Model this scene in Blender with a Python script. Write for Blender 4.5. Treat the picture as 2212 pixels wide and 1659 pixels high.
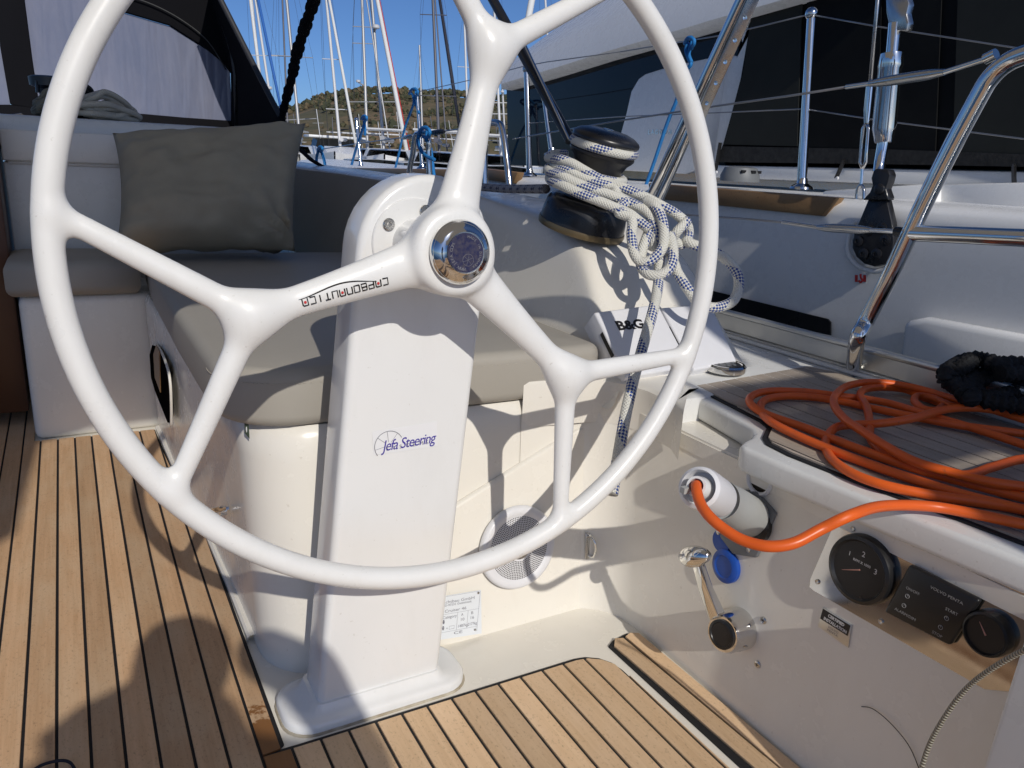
import bpy, bmesh, math, random
import numpy as np
from mathutils import Vector, Matrix
random.seed(7)
for o in list(bpy.data.objects): bpy.data.objects.remove(o)
SC = bpy.context.scene
COL = SC.collection
R_ = math.radians

# ------------------------------------------------------------------ camera
# boat frame: +X starboard, +Y forward, +Z up, z = 0 the cockpit sole
FPX, CX, CY = 1675.0, 1106.0, 829.5                     # focal length / centre for a 2212 px wide picture
RM = np.array([[0.87259972, -0.09419584, 0.47926702],
               [-0.48591121, -0.26705243, 0.83220989],
               [0.04959871, -0.95906733, -0.27880069]])
CAM = np.array([0.0, 0.0, 0.85])
cd = bpy.data.cameras.new('camera'); cam = bpy.data.objects.new('camera', cd); COL.objects.link(cam)
mw = Matrix.Identity(4)
for i in range(3):
    mw[i][0] = RM[i, 0]; mw[i][1] = -RM[i, 1]; mw[i][2] = -RM[i, 2]; mw[i][3] = CAM[i]
cam.matrix_world = mw
cd.sensor_width = 36.0; cd.lens = FPX / 2212.0 * 36.0; cd.clip_start = 0.02; cd.clip_end = 20000
SC.camera = cam

# ------------------------------------------------------------------ light
SUN_D = Vector(RM @ np.array([(430 - CX) / FPX, (1400 - CY) / FPX, 1.0])).normalized()
SUN_EL = math.asin(-SUN_D.z)
sl = bpy.data.lights.new('sun', 'SUN'); so = bpy.data.objects.new('sun', sl); COL.objects.link(so)
sl.energy = 2.85; sl.angle = R_(0.55); sl.color = (1.0, 0.95, 0.87)
so.rotation_mode = 'QUATERNION'; so.rotation_quaternion = SUN_D.to_track_quat('-Z', 'Y'); so.location = (0, -4, 6)
W = bpy.data.worlds.new('World'); SC.world = W; W.use_nodes = True
wn = W.node_tree; wn.nodes.clear()
sky = wn.nodes.new('ShaderNodeTexSky'); sky.sky_type = 'NISHITA'; sky.sun_disc = False
sky.sun_elevation = SUN_EL; sky.sun_rotation = math.atan2(-SUN_D.x, -SUN_D.y)
sky.altitude = 1500; sky.air_density = 0.72; sky.dust_density = 2.6; sky.ozone_density = 9.0
bg = wn.nodes.new('ShaderNodeBackground'); bg.inputs[1].default_value = 0.088
wo = wn.nodes.new('ShaderNodeOutputWorld')
wn.links.new(sky.outputs[0], bg.inputs[0]); wn.links.new(bg.outputs[0], wo.inputs[0])
SC.view_settings.view_transform = 'Standard'; SC.view_settings.look = 'None'
SC.view_settings.exposure = 0.0; SC.view_settings.gamma = 1.0; SC.view_settings.use_curve_mapping = False
SC.render.engine = 'CYCLES'

# ------------------------------------------------------------------ helpers
def ray(px, py): return RM @ np.array([(px - CX) / FPX, (py - CY) / FPX, 1.0])
def P(px, py, x=None, y=None, z=None, pl=None):
    """where the sight line through a picture point meets a plane of the boat"""
    d = ray(px, py)
    if x is not None: t = x / d[0]
    elif y is not None: t = y / d[1]
    elif z is not None: t = (z - CAM[2]) / d[2]
    else:
        p, n = np.array(pl[0]), np.array(pl[1]); t = np.dot(p - CAM, n) / np.dot(d, n)
    return Vector(CAM + d * t)
def T(px, py, t): return Vector(CAM + ray(px, py) * t)          # at a depth along the optical axis

def nurm(v): v = Vector(v); return v.normalized()
def spline(pts, n=8, closed=False):
    pts = [Vector(p) for p in pts]; out = []; m = len(pts)
    for i in range(m if closed else m - 1):
        g = (lambda k: pts[k % m]) if closed else (lambda k: pts[max(0, min(m - 1, k))])
        a, b, c, d = g(i - 1), g(i), g(i + 1), g(i + 2)
        for j in range(n):
            t = j / n
            out.append(0.5 * ((2 * b) + (c - a) * t + (2 * a - 5 * b + 4 * c - d) * t * t + (3 * b - a - 3 * c + d) * t ** 3))
    if not closed: out.append(pts[-1])
    return out
def frame(n, up=(0, 0, 1)):
    n = nurm(n); u = Vector(up).cross(n)
    if u.length < 1e-4: u = Vector((1, 0, 0)).cross(n)
    u.normalize(); return u, n.cross(u), n

class B:
    """collects shapes; build() links them as one mesh object"""
    def __init__(s): s.v = []; s.f = []; s.m = []; s.uv = {}
    def add(s, v, f, mi=0):
        o = len(s.v); s.v += [Vector(p) for p in v]
        for q in f: s.f.append([i + o for i in q]); s.m.append(mi)
        return s
    def tube(s, pts, r, seg=10, closed=False, caps=True, mi=0, flat=None):
        pts = [Vector(p) for p in pts]; n = len(pts)
        rr = r if hasattr(r, '__len__') else [r] * n
        tg = []
        for i in range(n):
            a = pts[(i - 1) % n] if closed or i else pts[0]; b = pts[(i + 1) % n] if closed or i < n - 1 else pts[-1]
            d = b - a; tg.append(d.normalized() if d.length > 1e-9 else Vector((0, 0, 1)))
        u = frame(tg[0])[0]; L = 0; o = len(s.v)
        for i in range(n):
            t = tg[i]; u = (u - t * u.dot(t)).normalized(); w = t.cross(u)
            if i: L += (pts[i] - pts[i - 1]).length
            for k in range(seg):
                a = 2 * math.pi * k / seg; ww = rr[i] * (flat or 1)
                s.v.append(pts[i] + u * (math.cos(a) * rr[i]) + w * (math.sin(a) * ww))
            s.uv.setdefault('L', {})[(o + i * seg)] = L
        Ls = [s.uv['L'][o + i * seg] for i in range(n)]
        for i in range(n if closed else n - 1):
            for k in range(seg):
                j = (i + 1) % n; k2 = (k + 1) % seg
                l2 = Ls[j] if j > i else Ls[i] + (pts[0] - pts[-1]).length
                s.f.append([o + i * seg + k, o + i * seg + k2, o + j * seg + k2, o + j * seg + k]); s.m.append(mi)
                s.uv[len(s.f) - 1] = [(k / seg, Ls[i]), ((k + 1) / seg, Ls[i]), ((k + 1) / seg, l2), (k / seg, l2)]
        if caps and not closed:
            s.f.append([o + k for k in range(seg)][::-1]); s.m.append(mi)
            s.f.append([o + (n - 1) * seg + k for k in range(seg)]); s.m.append(mi)
        return s
    def cyl(s, a, b, r, seg=16, r2=None, mi=0): return s.tube([a, b], [r, r if r2 is None else r2], seg, mi=mi)
    def prism(s, poly, vec, mi=0):
        n = len(poly); vec = Vector(vec); poly = [Vector(p) for p in poly]
        v = poly + [p + vec for p in poly]
        nn = Vector((0, 0, 0))
        for i in range(n): nn += poly[i].cross(poly[(i + 1) % n])
        bot, top = list(range(n)), list(range(n, 2 * n))
        sides = [[i, (i + 1) % n, n + (i + 1) % n, n + i] for i in range(n)]
        if nn.dot(vec) > 0: bot = bot[::-1]
        else: top = top[::-1]; sides = [q[::-1] for q in sides]
        return s.add(v, [bot, top] + sides, mi)
    def box(s, a, b, mi=0):
        (x0, y0, z0), (x1, y1, z1) = a, b
        return s.prism([(x0, y0, z0), (x1, y0, z0), (x1, y1, z0), (x0, y1, z0)], (0, 0, z1 - z0), mi)
    def lathe(s, prof, o, axis=(0, 0, 1), seg=32, mi=0, close=False):
        u, w, n = frame(axis); o = Vector(o); k = len(prof); v = []; f = []
        for r, h in prof:
            for j in range(seg):
                a = 2 * math.pi * j / seg; v.append(o + n * h + (u * math.cos(a) + w * math.sin(a)) * r)
        for i in range(k - 1):
            for j in range(seg):
                j2 = (j + 1) % seg; f.append([i * seg + j, i * seg + j2, (i + 1) * seg + j2, (i + 1) * seg + j])
        if prof[0][0] > 1e-6: f.append(list(range(seg))[::-1])
        if prof[-1][0] > 1e-6: f.append([(k - 1) * seg + j for j in range(seg)])
        return s.add(v, f, mi)
    def loft(s, rings, closed=False, caps=True, mi=0):
        n = len(rings[0]); v = [p for r in rings for p in r]; f = []
        for i in range(len(rings) - 1):
            for j in range(n if closed else n - 1):
                j2 = (j + 1) % n; f.append([i * n + j, i * n + j2, (i + 1) * n + j2, (i + 1) * n + j])
        if caps and closed:
            f.append(list(range(n))[::-1]); f.append([(len(rings) - 1) * n + j for j in range(n)])
        return s.add(v, f, mi)
    def sphere(s, c, r, seg=14, rings=8, mi=0, sc=(1, 1, 1)):
        c = Vector(c); prof = []
        v = []; f = []
        for i in range(rings + 1):
            th = math.pi * i / rings
            for j in range(seg):
                a = 2 * math.pi * j / seg
                v.append(c + Vector((r * sc[0] * math.sin(th) * math.cos(a), r * sc[1] * math.sin(th) * math.sin(a), r * sc[2] * math.cos(th))))
        for i in range(rings):
            for j in range(seg):
                j2 = (j + 1) % seg; f.append([i * seg + j, (i + 1) * seg + j, (i + 1) * seg + j2, i * seg + j2])
        return s.add(v, f, mi)
    def build(s, name, mats, parent=None, bevel=0, bseg=2, sharp=38, origin=None, fixn=False, subsurf=0):
        me = bpy.data.meshes.new(name)
        org = ORG[parent.name] if parent else Vector(origin if origin is not None else base(s.v))
        me.from_pydata([p - org for p in s.v], [], s.f)
        for m in (mats if isinstance(mats, (list, tuple)) else [mats]): me.materials.append(m)
        me.polygons.foreach_set('material_index', s.m)
        if any(isinstance(k, int) for k in s.uv):
            uvl = me.uv_layers.new(name='UVMap')
            for p in me.polygons:
                q = s.uv.get(p.index)
                if q:
                    for li, uvv in zip(p.loop_indices, q): uvl.data[li].uv = uvv
        if bevel or fixn:
            bm = bmesh.new(); bm.from_mesh(me)
            if fixn:
                bmesh.ops.remove_doubles(bm, verts=bm.verts, dist=1e-5); bmesh.ops.recalc_face_normals(bm, faces=bm.faces)
            if bevel:
                ed = [e for e in bm.edges if len(e.link_faces) == 2 and e.calc_face_angle(0) > R_(28)]
                bmesh.ops.bevel(bm, geom=ed, offset=bevel, segments=bseg, profile=0.5, affect='EDGES', clamp_overlap=True)
            bm.to_mesh(me); bm.free()
        me.polygons.foreach_set('use_smooth', [True] * len(me.polygons))
        me.set_sharp_from_angle(angle=R_(sharp))
        o = bpy.data.objects.new(name, me); COL.objects.link(o)
        if parent: o.parent = parent; ORG[o.name] = org
        else: o.location = org; ORG[o.name] = org
        if subsurf:
            md = o.modifiers.new('subsurf', 'SUBSURF'); md.levels = subsurf; md.render_levels = subsurf
        return o
ORG = {}
def base(vs):
    xs = [p.x for p in vs]; ys = [p.y for p in vs]; zs = [p.z for p in vs]
    return Vector(((min(xs) + max(xs)) / 2, (min(ys) + max(ys)) / 2, min(zs)))
def tag(o, label, cat, group=None):
    o['label'] = label; o['category'] = cat
    if group: o['group'] = group
    return o
def struct(o): o['kind'] = 'structure'; return o
def stuff(o): o['kind'] = 'stuff'; return o
def thing(name, label, cat, loc, group=None):
    o = bpy.data.objects.new(name, None); COL.objects.link(o); o.location = loc; o.empty_display_size = 0.05
    ORG[o.name] = Vector(loc); return tag(o, label, cat, group)
def dup(root, delta, label, group=None):
    r = root.copy(); COL.objects.link(r); r.location = Vector(root.location) + Vector(delta); r['label'] = label
    ORG[r.name] = Vector(r.location)
    for ch in list(root.children):
        c = ch.copy(); COL.objects.link(c); c.parent = r
        for g in list(ch.children):
            d = g.copy(); COL.objects.link(d); d.parent = c
    return r
def clip(poly, axis, lo, hi):
    for val, sgn in ((lo, 1), (hi, -1)):
        out = []
        for i in range(len(poly)):
            a, b = poly[i], poly[(i + 1) % len(poly)]
            da, db = (a[axis] - val) * sgn, (b[axis] - val) * sgn
            if da >= 0: out.append(a)
            if (da > 0 > db) or (da < 0 < db):
                t = da / (da - db); out.append(a + (b - a) * t)
        poly = out
        if len(poly) < 3: return []
    return poly

# ------------------------------------------------------------------ materials
def inp(nt, sock, v):
    if isinstance(v, bpy.types.NodeSocket): nt.links.new(v, sock)
    elif isinstance(v, (tuple, list)) and len(v) == 3 and sock.type == 'RGBA': sock.default_value = (*v, 1)
    else: sock.default_value = v
def mth(nt, op, a, b=0.0, c=None):
    n = nt.nodes.new('ShaderNodeMath'); n.operation = op; inp(nt, n.inputs[0], a); inp(nt, n.inputs[1], b)
    if c is not None: inp(nt, n.inputs[2], c)
    return n.outputs[0]
def mixc(nt, f, a, b, mode='MIX'):
    n = nt.nodes.new('ShaderNodeMix'); n.data_type = 'RGBA'; n.blend_type = mode
    inp(nt, n.inputs[0], f); inp(nt, n.inputs[6], a); inp(nt, n.inputs[7], b); return n.outputs[2]
def noise(nt, vec, scale, detail=3.0, rough=0.55, dist=0.0):
    n = nt.nodes.new('ShaderNodeTexNoise'); nt.links.new(vec, n.inputs['Vector'])
    n.inputs['Scale'].default_value = scale; n.inputs['Detail'].default_value = detail
    n.inputs['Roughness'].default_value = rough; n.inputs['Distortion'].default_value = dist; return n.outputs['Fac']
def ramp(nt, f, a, b, ca=0.0, cb=1.0):
    n = nt.nodes.new('ShaderNodeMapRange'); inp(nt, n.inputs[0], f); n.inputs[1].default_value = a; n.inputs[2].default_value = b
    n.inputs[3].default_value = ca; n.inputs[4].default_value = cb; return n.outputs[0]
def coord(nt, which='Object', scale=None):
    n = nt.nodes.new('ShaderNodeTexCoord'); o = n.outputs[which]
    if scale:
        m = nt.nodes.new('ShaderNodeMapping'); nt.links.new(o, m.inputs[0]); m.inputs['Scale'].default_value = scale; o = m.outputs[0]
    return o
def mat(name, col, rough=0.4, metal=0.0, spec=0.5, coat=0.0, var=0.0, vscale=6.0, vcol=None, bump=0.0, bscale=60.0, bdist=0.002,
        sheen=0.0, rvar=0.0, fn=None, trans=0.0, ior=1.45):
    m = bpy.data.materials.new(name); m.use_nodes = True; nt = m.node_tree; p = nt.nodes['Principled BSDF']
    p.inputs['Base Color'].default_value = (*col, 1); p.inputs['Roughness'].default_value = rough; p.inputs['Metallic'].default_value = metal
    p.inputs['Specular IOR Level'].default_value = spec; p.inputs['Coat Weight'].default_value = coat; p.inputs['Coat Roughness'].default_value = 0.06
    p.inputs['Sheen Weight'].default_value = sheen; p.inputs['Transmission Weight'].default_value = trans; p.inputs['IOR'].default_value = ior
    c = coord(nt)
    if var:
        f = ramp(nt, noise(nt, c, vscale, 4, 0.6), 0.3, 0.7)
        vc = vcol or tuple(x * 0.8 for x in col)
        nt.links.new(mixc(nt, mth(nt, 'MULTIPLY', f, var), col, vc), p.inputs['Base Color'])
    if rvar: nt.links.new(ramp(nt, noise(nt, c, 14, 4, 0.65), 0.3, 0.7, max(0.02, rough - rvar), rough + rvar), p.inputs['Roughness'])
    if bump:
        b = nt.nodes.new('ShaderNodeBump'); b.inputs['Strength'].default_value = bump; b.inputs['Distance'].default_value = bdist
        nt.links.new(noise(nt, c, bscale, 3), b.inputs['Height']); nt.links.new(b.outputs[0], p.inputs['Normal'])
    if fn: fn(nt, p)
    return m
M = {}
def grime(scale, amt, col, big=2.5):
    def fn(nt, p):
        lk = p.inputs['Base Color'].links; src = lk[0].from_socket if lk else tuple(p.inputs['Base Color'].default_value)[:3]
        c = coord(nt); a = ramp(nt, noise(nt, c, scale, 2, 0.5), 0.70, 0.78); g = ramp(nt, noise(nt, coord(nt, 'Object', (1, 1, 0.35)), big, 6, 0.7), 0.5, 0.75)
        m = mth(nt, 'MAXIMUM', mth(nt, 'MULTIPLY', a, amt), mth(nt, 'MULTIPLY', g, amt * 0.4)); nt.links.new(mixc(nt, m, src, col), p.inputs['Base Color'])
    return fn
M['gel'] = mat('cream gelcoat', (0.80, 0.765, 0.69), 0.24, var=0.35, vscale=3.0, vcol=(0.74, 0.70, 0.62), bump=0.012, bscale=7, rvar=0.08, fn=grime(110, 0.30, (0.45, 0.38, 0.29), 7))
M['gelg'] = mat('cool white gelcoat', (0.72, 0.72, 0.70), 0.3, var=0.3, vscale=4.0, vcol=(0.64, 0.64, 0.61), bump=0.02, bscale=12, rvar=0.1, fn=grime(120, 0.35, (0.40, 0.36, 0.30), 8))
M['white'] = mat('white gloss paint', (0.79, 0.79, 0.78), 0.18, coat=0.3, rvar=0.08, bump=0.02, bscale=11, var=0.25, vscale=7, vcol=(0.73, 0.725, 0.70), fn=grime(140, 0.28, (0.45, 0.42, 0.36), 9))
M['wheel'] = mat('white wheel lacquer', (0.80, 0.80, 0.785), 0.34, coat=0.15, rvar=0.12, var=0.3, vscale=16, vcol=(0.73, 0.72, 0.69), fn=grime(160, 0.35, (0.42, 0.39, 0.34), 14), bump=0.05, bscale=300, bdist=0.0004)
M['plastic'] = mat('white plastic', (0.74, 0.74, 0.76), 0.32, rvar=0.06, var=0.2, vscale=20)
M['greyp'] = mat('light grey plastic', (0.40, 0.41, 0.40), 0.42, var=0.3, vscale=18, bump=0.08, bscale=120)
M['dgrey'] = mat('grey plastic', (0.16, 0.17, 0.18), 0.5, var=0.3, vscale=30)
M['black'] = mat('black plastic', (0.012, 0.012, 0.013), 0.35, rvar=0.1)
M['bmetal'] = mat('black anodised metal', (0.014, 0.014, 0.016), 0.32, rvar=0.12, spec=0.6)
M['caulk'] = mat('black caulk', (0.012, 0.012, 0.014), 0.7)
M['chrome'] = mat('polished stainless steel', (0.72, 0.71, 0.69), 0.08, metal=1, rvar=0.05)
M['steel'] = mat('brushed steel', (0.55, 0.54, 0.52), 0.25, metal=1, rvar=0.1, var=0.2, vscale=30)
M['alu'] = mat('anodised aluminium', (0.60, 0.60, 0.58), 0.38, metal=0.9, rvar=0.12, var=0.3, vscale=12)
M['mastalu'] = mat('mast aluminium', (0.42, 0.42, 0.42), 0.4, metal=0.3)
M['mastw'] = mat('white mast paint', (0.62, 0.62, 0.62), 0.4)
M['mastd'] = mat('dark mast', (0.10, 0.10, 0.12), 0.4)
M['wire'] = mat('stainless wire', (0.35, 0.35, 0.36), 0.3, metal=0.8)
M['dwire'] = mat('dark wire', (0.05, 0.05, 0.055), 0.4)
def weave(nt, p):
    c = coord(nt); w = noise(nt, c, 900, 2); w2 = noise(nt, c, 25, 4, 0.6)
    b = nt.nodes.new('ShaderNodeBump'); b.inputs['Strength'].default_value = 0.3; b.inputs['Distance'].default_value = 0.001
    nt.links.new(mth(nt, 'ADD', mth(nt, 'MULTIPLY', w, 0.3), w2), b.inputs['Height']); nt.links.new(b.outputs[0], p.inputs['Normal'])
M['cush'] = mat('taupe leatherette', (0.37, 0.345, 0.30), 0.55, var=0.35, vscale=7, vcol=(0.32, 0.295, 0.255), fn=weave)
M['pillow'] = mat('taupe pillow fabric', (0.36, 0.32, 0.235), 0.75, var=0.6, vscale=9, vcol=(0.26, 0.23, 0.17), fn=weave)
M['hood'] = mat('black sprayhood canvas', (0.008, 0.008, 0.010), 0.9, spec=0.12, fn=weave)
def vinyl(nt, p):
    c = coord(nt, 'Object', (9, 1, 1.2)); f = noise(nt, c, 1.3, 2, 0.5, 0.4)
    c2 = coord(nt, 'Object', (2.5, 1, 1)); g = noise(nt, c2, 2.2, 5, 0.7)
    nt.links.new(mixc(nt, ramp(nt, g, 0.35, 0.7), (0.16, 0.18, 0.26), (0.21, 0.22, 0.29)), p.inputs['Base Color'])
    b = nt.nodes.new('ShaderNodeBump'); b.inputs['Strength'].default_value = 0.35; b.inputs['Distance'].default_value = 0.05
    nt.links.new(f, b.inputs['Height']); nt.links.new(b.outputs[0], p.inputs['Normal'])
M['vinyl'] = mat('opaque vinyl window', (0.25, 0.26, 0.30), 0.25, fn=vinyl)  # opaque, with a mottled blue-grey tone mixed into the colour
def teakfn(c1, c2, c3):
    def fn(nt, p):
        oi = nt.nodes.new('ShaderNodeObjectInfo'); tc = nt.nodes.new('ShaderNodeTexCoord')
        off = nt.nodes.new('ShaderNodeVectorMath'); off.operation = 'ADD'
        cmb = nt.nodes.new('ShaderNodeCombineXYZ'); nt.links.new(mth(nt, 'MULTIPLY', oi.outputs['Random'], 37.0), cmb.inputs[0]); nt.links.new(mth(nt, 'MULTIPLY', oi.outputs['Random'], 91.0), cmb.inputs[1])
        nt.links.new(tc.outputs['Object'], off.inputs[0]); nt.links.new(cmb.outputs[0], off.inputs[1])
        def mp(s):
            m = nt.nodes.new('ShaderNodeMapping'); nt.links.new(off.outputs[0], m.inputs[0]); m.inputs['Scale'].default_value = s; return m.outputs[0]
        g = noise(nt, mp((120, 3.5, 20)), 1.0, 4, 0.65, 0.6)          # grain
        bl = noise(nt, mp((14, 5, 5)), 1.0, 4, 0.6)                  # blotches
        sp = noise(nt, mp((260, 160, 100)), 1.0, 3, 0.7)             # specks / wear
        col = mixc(nt, ramp(nt, g, 0.3, 0.72), c1, c2)
        col = mixc(nt, mth(nt, 'MULTIPLY', ramp(nt, bl, 0.42, 0.72), 0.75), col, c3)
        col = mixc(nt, mth(nt, 'MULTIPLY', ramp(nt, sp, 0.56, 0.76), 0.6), col, tuple(x * 0.45 for x in c2))
        hs = nt.nodes.new('ShaderNodeHueSaturation'); nt.links.new(col, hs.inputs['Color'])
        nt.links.new(ramp(nt, oi.outputs['Random'], 0, 1, 0.76, 1.08), hs.inputs['Value'])
        nt.links.new(hs.outputs[0], p.inputs['Base Color'])
        b = nt.nodes.new('ShaderNodeBump'); b.inputs['Strength'].default_value = 0.35; b.inputs['Distance'].default_value = 0.0012
        nt.links.new(mth(nt, 'ADD', g, mth(nt, 'MULTIPLY', sp, 0.6)), b.inputs['Height']); nt.links.new(b.outputs[0], p.inputs['Normal'])
    return fn
M['teak'] = mat('weathered teak', (0.36, 0.25, 0.16), 0.72, fn=teakfn((0.68, 0.43, 0.245), (0.54, 0.33, 0.175), (0.68, 0.49, 0.31)))
M['teakl'] = mat('pale scrubbed teak', (0.45, 0.33, 0.22), 0.7, fn=teakfn((0.74, 0.52, 0.315), (0.62, 0.415, 0.24), (0.76, 0.55, 0.36)))
M['teakg'] = mat('greyed teak', (0.3, 0.25, 0.2), 0.72, fn=teakfn((0.45, 0.38, 0.31), (0.36, 0.30, 0.24), (0.5, 0.43, 0.36)))
M['teakw'] = mat('wet stained teak', (0.30, 0.14, 0.05), 0.35, fn=teakfn((0.33, 0.16, 0.06), (0.24, 0.11, 0.04), (0.30, 0.17, 0.08)))
M['wood'] = mat('varnished wood', (0.30, 0.17, 0.075), 0.4, fn=teakfn((0.33, 0.19, 0.085), (0.25, 0.14, 0.06), (0.34, 0.21, 0.10)))
M['dwood'] = mat('dark mahogany', (0.09, 0.035, 0.015), 0.35, var=0.5, vscale=10)
def ropefn(base, mark, n=10, pitch=0.0062, per=0.085, duty=0.35):
    def fn(nt, p):
        uv = nt.nodes.new('ShaderNodeUVMap'); sx = nt.nodes.new('ShaderNodeSeparateXYZ'); nt.links.new(uv.outputs[0], sx.inputs[0])
        u, v = sx.outputs[0], sx.outputs[1]
        un = mth(nt, 'MULTIPLY', u, float(n)); vn = mth(nt, 'DIVIDE', v, pitch)
        a, b = mth(nt, 'ADD', un, vn), mth(nt, 'SUBTRACT', un, vn)
        fa, fb = mth(nt, 'FLOOR', a), mth(nt, 'FLOOR', b)
        chk = mth(nt, 'GREATER_THAN', mth(nt, 'FRACT', mth(nt, 'MULTIPLY', mth(nt, 'ADD', fa, fb), 0.5)), 0.25)
        s = mth(nt, 'SINE', mth(nt, 'ADD', mth(nt, 'MULTIPLY', v, 2 * math.pi / per), mth(nt, 'MULTIPLY', u, 2 * math.pi)))
        patch = mth(nt, 'GREATER_THAN', s, duty)
        ns = noise(nt, coord(nt), 300, 2)
        wc = mixc(nt, ns, base, tuple(x * 0.82 for x in base))
        nt.links.new(mixc(nt, mth(nt, 'MULTIPLY', chk, patch), wc, mark), p.inputs['Base Color'])
        h = mth(nt, 'ABSOLUTE', mth(nt, 'MULTIPLY', mth(nt, 'SINE', mth(nt, 'MULTIPLY', a, math.pi)), mth(nt, 'SINE', mth(nt, 'MULTIPLY', b, math.pi))))
        bm_ = nt.nodes.new('ShaderNodeBump'); bm_.inputs['Strength'].default_value = 0.8; bm_.inputs['Distance'].default_value = 0.0015
        nt.links.new(h, bm_.inputs['Height']); nt.links.new(bm_.outputs[0], p.inputs['Normal'])
    return fn
M['rope'] = mat('white and blue braided rope', (0.7, 0.7, 0.66), 0.6, fn=ropefn((0.76, 0.75, 0.68), (0.02, 0.06, 0.27)))
M['ropew'] = mat('off white braided rope', (0.5, 0.48, 0.43), 0.7, fn=ropefn((0.62, 0.58, 0.48), (0.50, 0.47, 0.39)))
M['ropeb'] = mat('bright blue rope', (0.02, 0.22, 0.55), 0.55, fn=ropefn((0.02, 0.24, 0.62), (0.015, 0.17, 0.48), 8, 0.005))
M['ropek'] = mat('black braided rope', (0.012, 0.012, 0.013), 0.8, fn=ropefn((0.010, 0.010, 0.011), (0.006, 0.006, 0.007), 8, 0.012))
M['roped'] = mat('dark grey marked webbing', (0.2, 0.2, 0.22), 0.7, fn=ropefn((0.30, 0.30, 0.33), (0.02, 0.02, 0.06), 6, 0.012, 0.05, 0.2))
def twist(nt, p):
    uv = nt.nodes.new('ShaderNodeUVMap'); sx = nt.nodes.new('ShaderNodeSeparateXYZ'); nt.links.new(uv.outputs[0], sx.inputs[0])
    h = mth(nt, 'SINE', mth(nt, 'ADD', mth(nt, 'MULTIPLY', sx.outputs[1], 2 * math.pi / 0.0045), mth(nt, 'MULTIPLY', sx.outputs[0], 2 * math.pi)))
    nt.links.new(mixc(nt, ramp(nt, h, -1, 0.4), (0.12, 0.11, 0.085), (0.40, 0.38, 0.31)), p.inputs['Base Color'])
    b = nt.nodes.new('ShaderNodeBump'); b.inputs['Strength'].default_value = 0.7; b.inputs['Distance'].default_value = 0.0012
    nt.links.new(h, b.inputs['Height']); nt.links.new(b.outputs[0], p.inputs['Normal'])
M['twist'] = mat('laid cord', (0.4, 0.38, 0.31), 0.7, fn=twist)
M['orange'] = mat('orange cable sheath', (0.80, 0.13, 0.014), 0.42, var=0.5, vscale=9, vcol=(0.60, 0.09, 0.02), rvar=0.15, bump=0.06, bscale=80, fn=grime(70, 0.55, (0.22, 0.07, 0.03), 22))
M['blue'] = mat('blue plastic cap', (0.012, 0.07, 0.36), 0.35, rvar=0.1)
M['navy'] = mat('navy badge', (0.012, 0.015, 0.07), 0.3, var=0.7, vscale=200, vcol=(0.10, 0.09, 0.10), rvar=0.15)
M['tint'] = mat('dark tinted glass', (0.005, 0.006, 0.008), 0.03, spec=0.28, var=0.6, vscale=2.5, vcol=(0.014, 0.014, 0.016))
M['mesh'] = mat('dark mesh curtain', (0.011, 0.012, 0.012), 0.75, spec=0.12, var=0.6, vscale=5, vcol=(0.005, 0.005, 0.006), fn=weave)
M['mesh2'] = mat('greyer mesh curtain', (0.030, 0.032, 0.029), 0.75, spec=0.15, var=0.5, vscale=6, vcol=(0.02, 0.021, 0.02), fn=weave)
M['catw'] = mat('white catamaran gelcoat', (0.84, 0.84, 0.83), 0.28, var=0.2, vscale=2.0, bump=0.012, bscale=5, rvar=0.08)
M['red'] = mat('red paint', (0.55, 0.03, 0.03), 0.4)
M['ink'] = mat('black lettering', (0.012, 0.011, 0.012), 0.4)
M['inkb'] = mat('blue violet lettering', (0.045, 0.025, 0.30), 0.4)
M['inkg'] = mat('grey lettering', (0.22, 0.22, 0.25), 0.4)
M['inkw'] = mat('pale lettering', (0.62, 0.62, 0.62), 0.4)
M['label'] = mat('silver white label', (0.70, 0.73, 0.76), 0.3)
M['film'] = mat('translucent sticker film', (0.77, 0.77, 0.775), 0.35)
M['skin'] = mat('skin', (0.45, 0.27, 0.19), 0.5)
M['shirt'] = mat('dark shirt', (0.05, 0.06, 0.09), 0.8)

# ------------------------------------------------------------------ lettering
def textmesh(txt, size, extrude=0.0002, align='LEFT', shear=0.0, space=1.0, bold=0.0):
    cu = bpy.data.curves.new('txt', 'FONT'); cu.body = txt; cu.size = size; cu.extrude = extrude; cu.align_x = align
    cu.shear = shear; cu.space_character = space; cu.offset = bold; cu.resolution_u = 3
    ob = bpy.data.objects.new('txt', cu); COL.objects.link(ob); bpy.context.view_layer.update()
    me = bpy.data.meshes.new_from_object(ob.evaluated_get(bpy.context.evaluated_depsgraph_get()))
    bpy.data.objects.remove(ob); bpy.data.curves.remove(cu)
    v = [tuple(p.co) for p in me.vertices]; f = [list(p.vertices) for p in me.polygons]
    bpy.data.meshes.remove(me); return v, f
def letter(b, txt, size, o, u, v, mi=0, width=None, lift=0.0006, surf=None, **k):
    """add lettering to builder b on the plane o + a*u + c*v"""
    o, u, v = Vector(o), nurm(u), nurm(v); v = (v - u * v.dot(u)).normalized(); n = u.cross(v)
    vs, fs = textmesh(txt, size, **k)
    s = 1.0
    if width:
        xs = [p[0] for p in vs]; s = width / (max(xs) - min(xs))
    out = [(o + u * (p[0] * s) + v * p[1] + n * (p[2] + lift)) for p in vs]
    if surf: out = [surf(q) for q in out]
    b.add(out, fs, mi); return b

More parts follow.
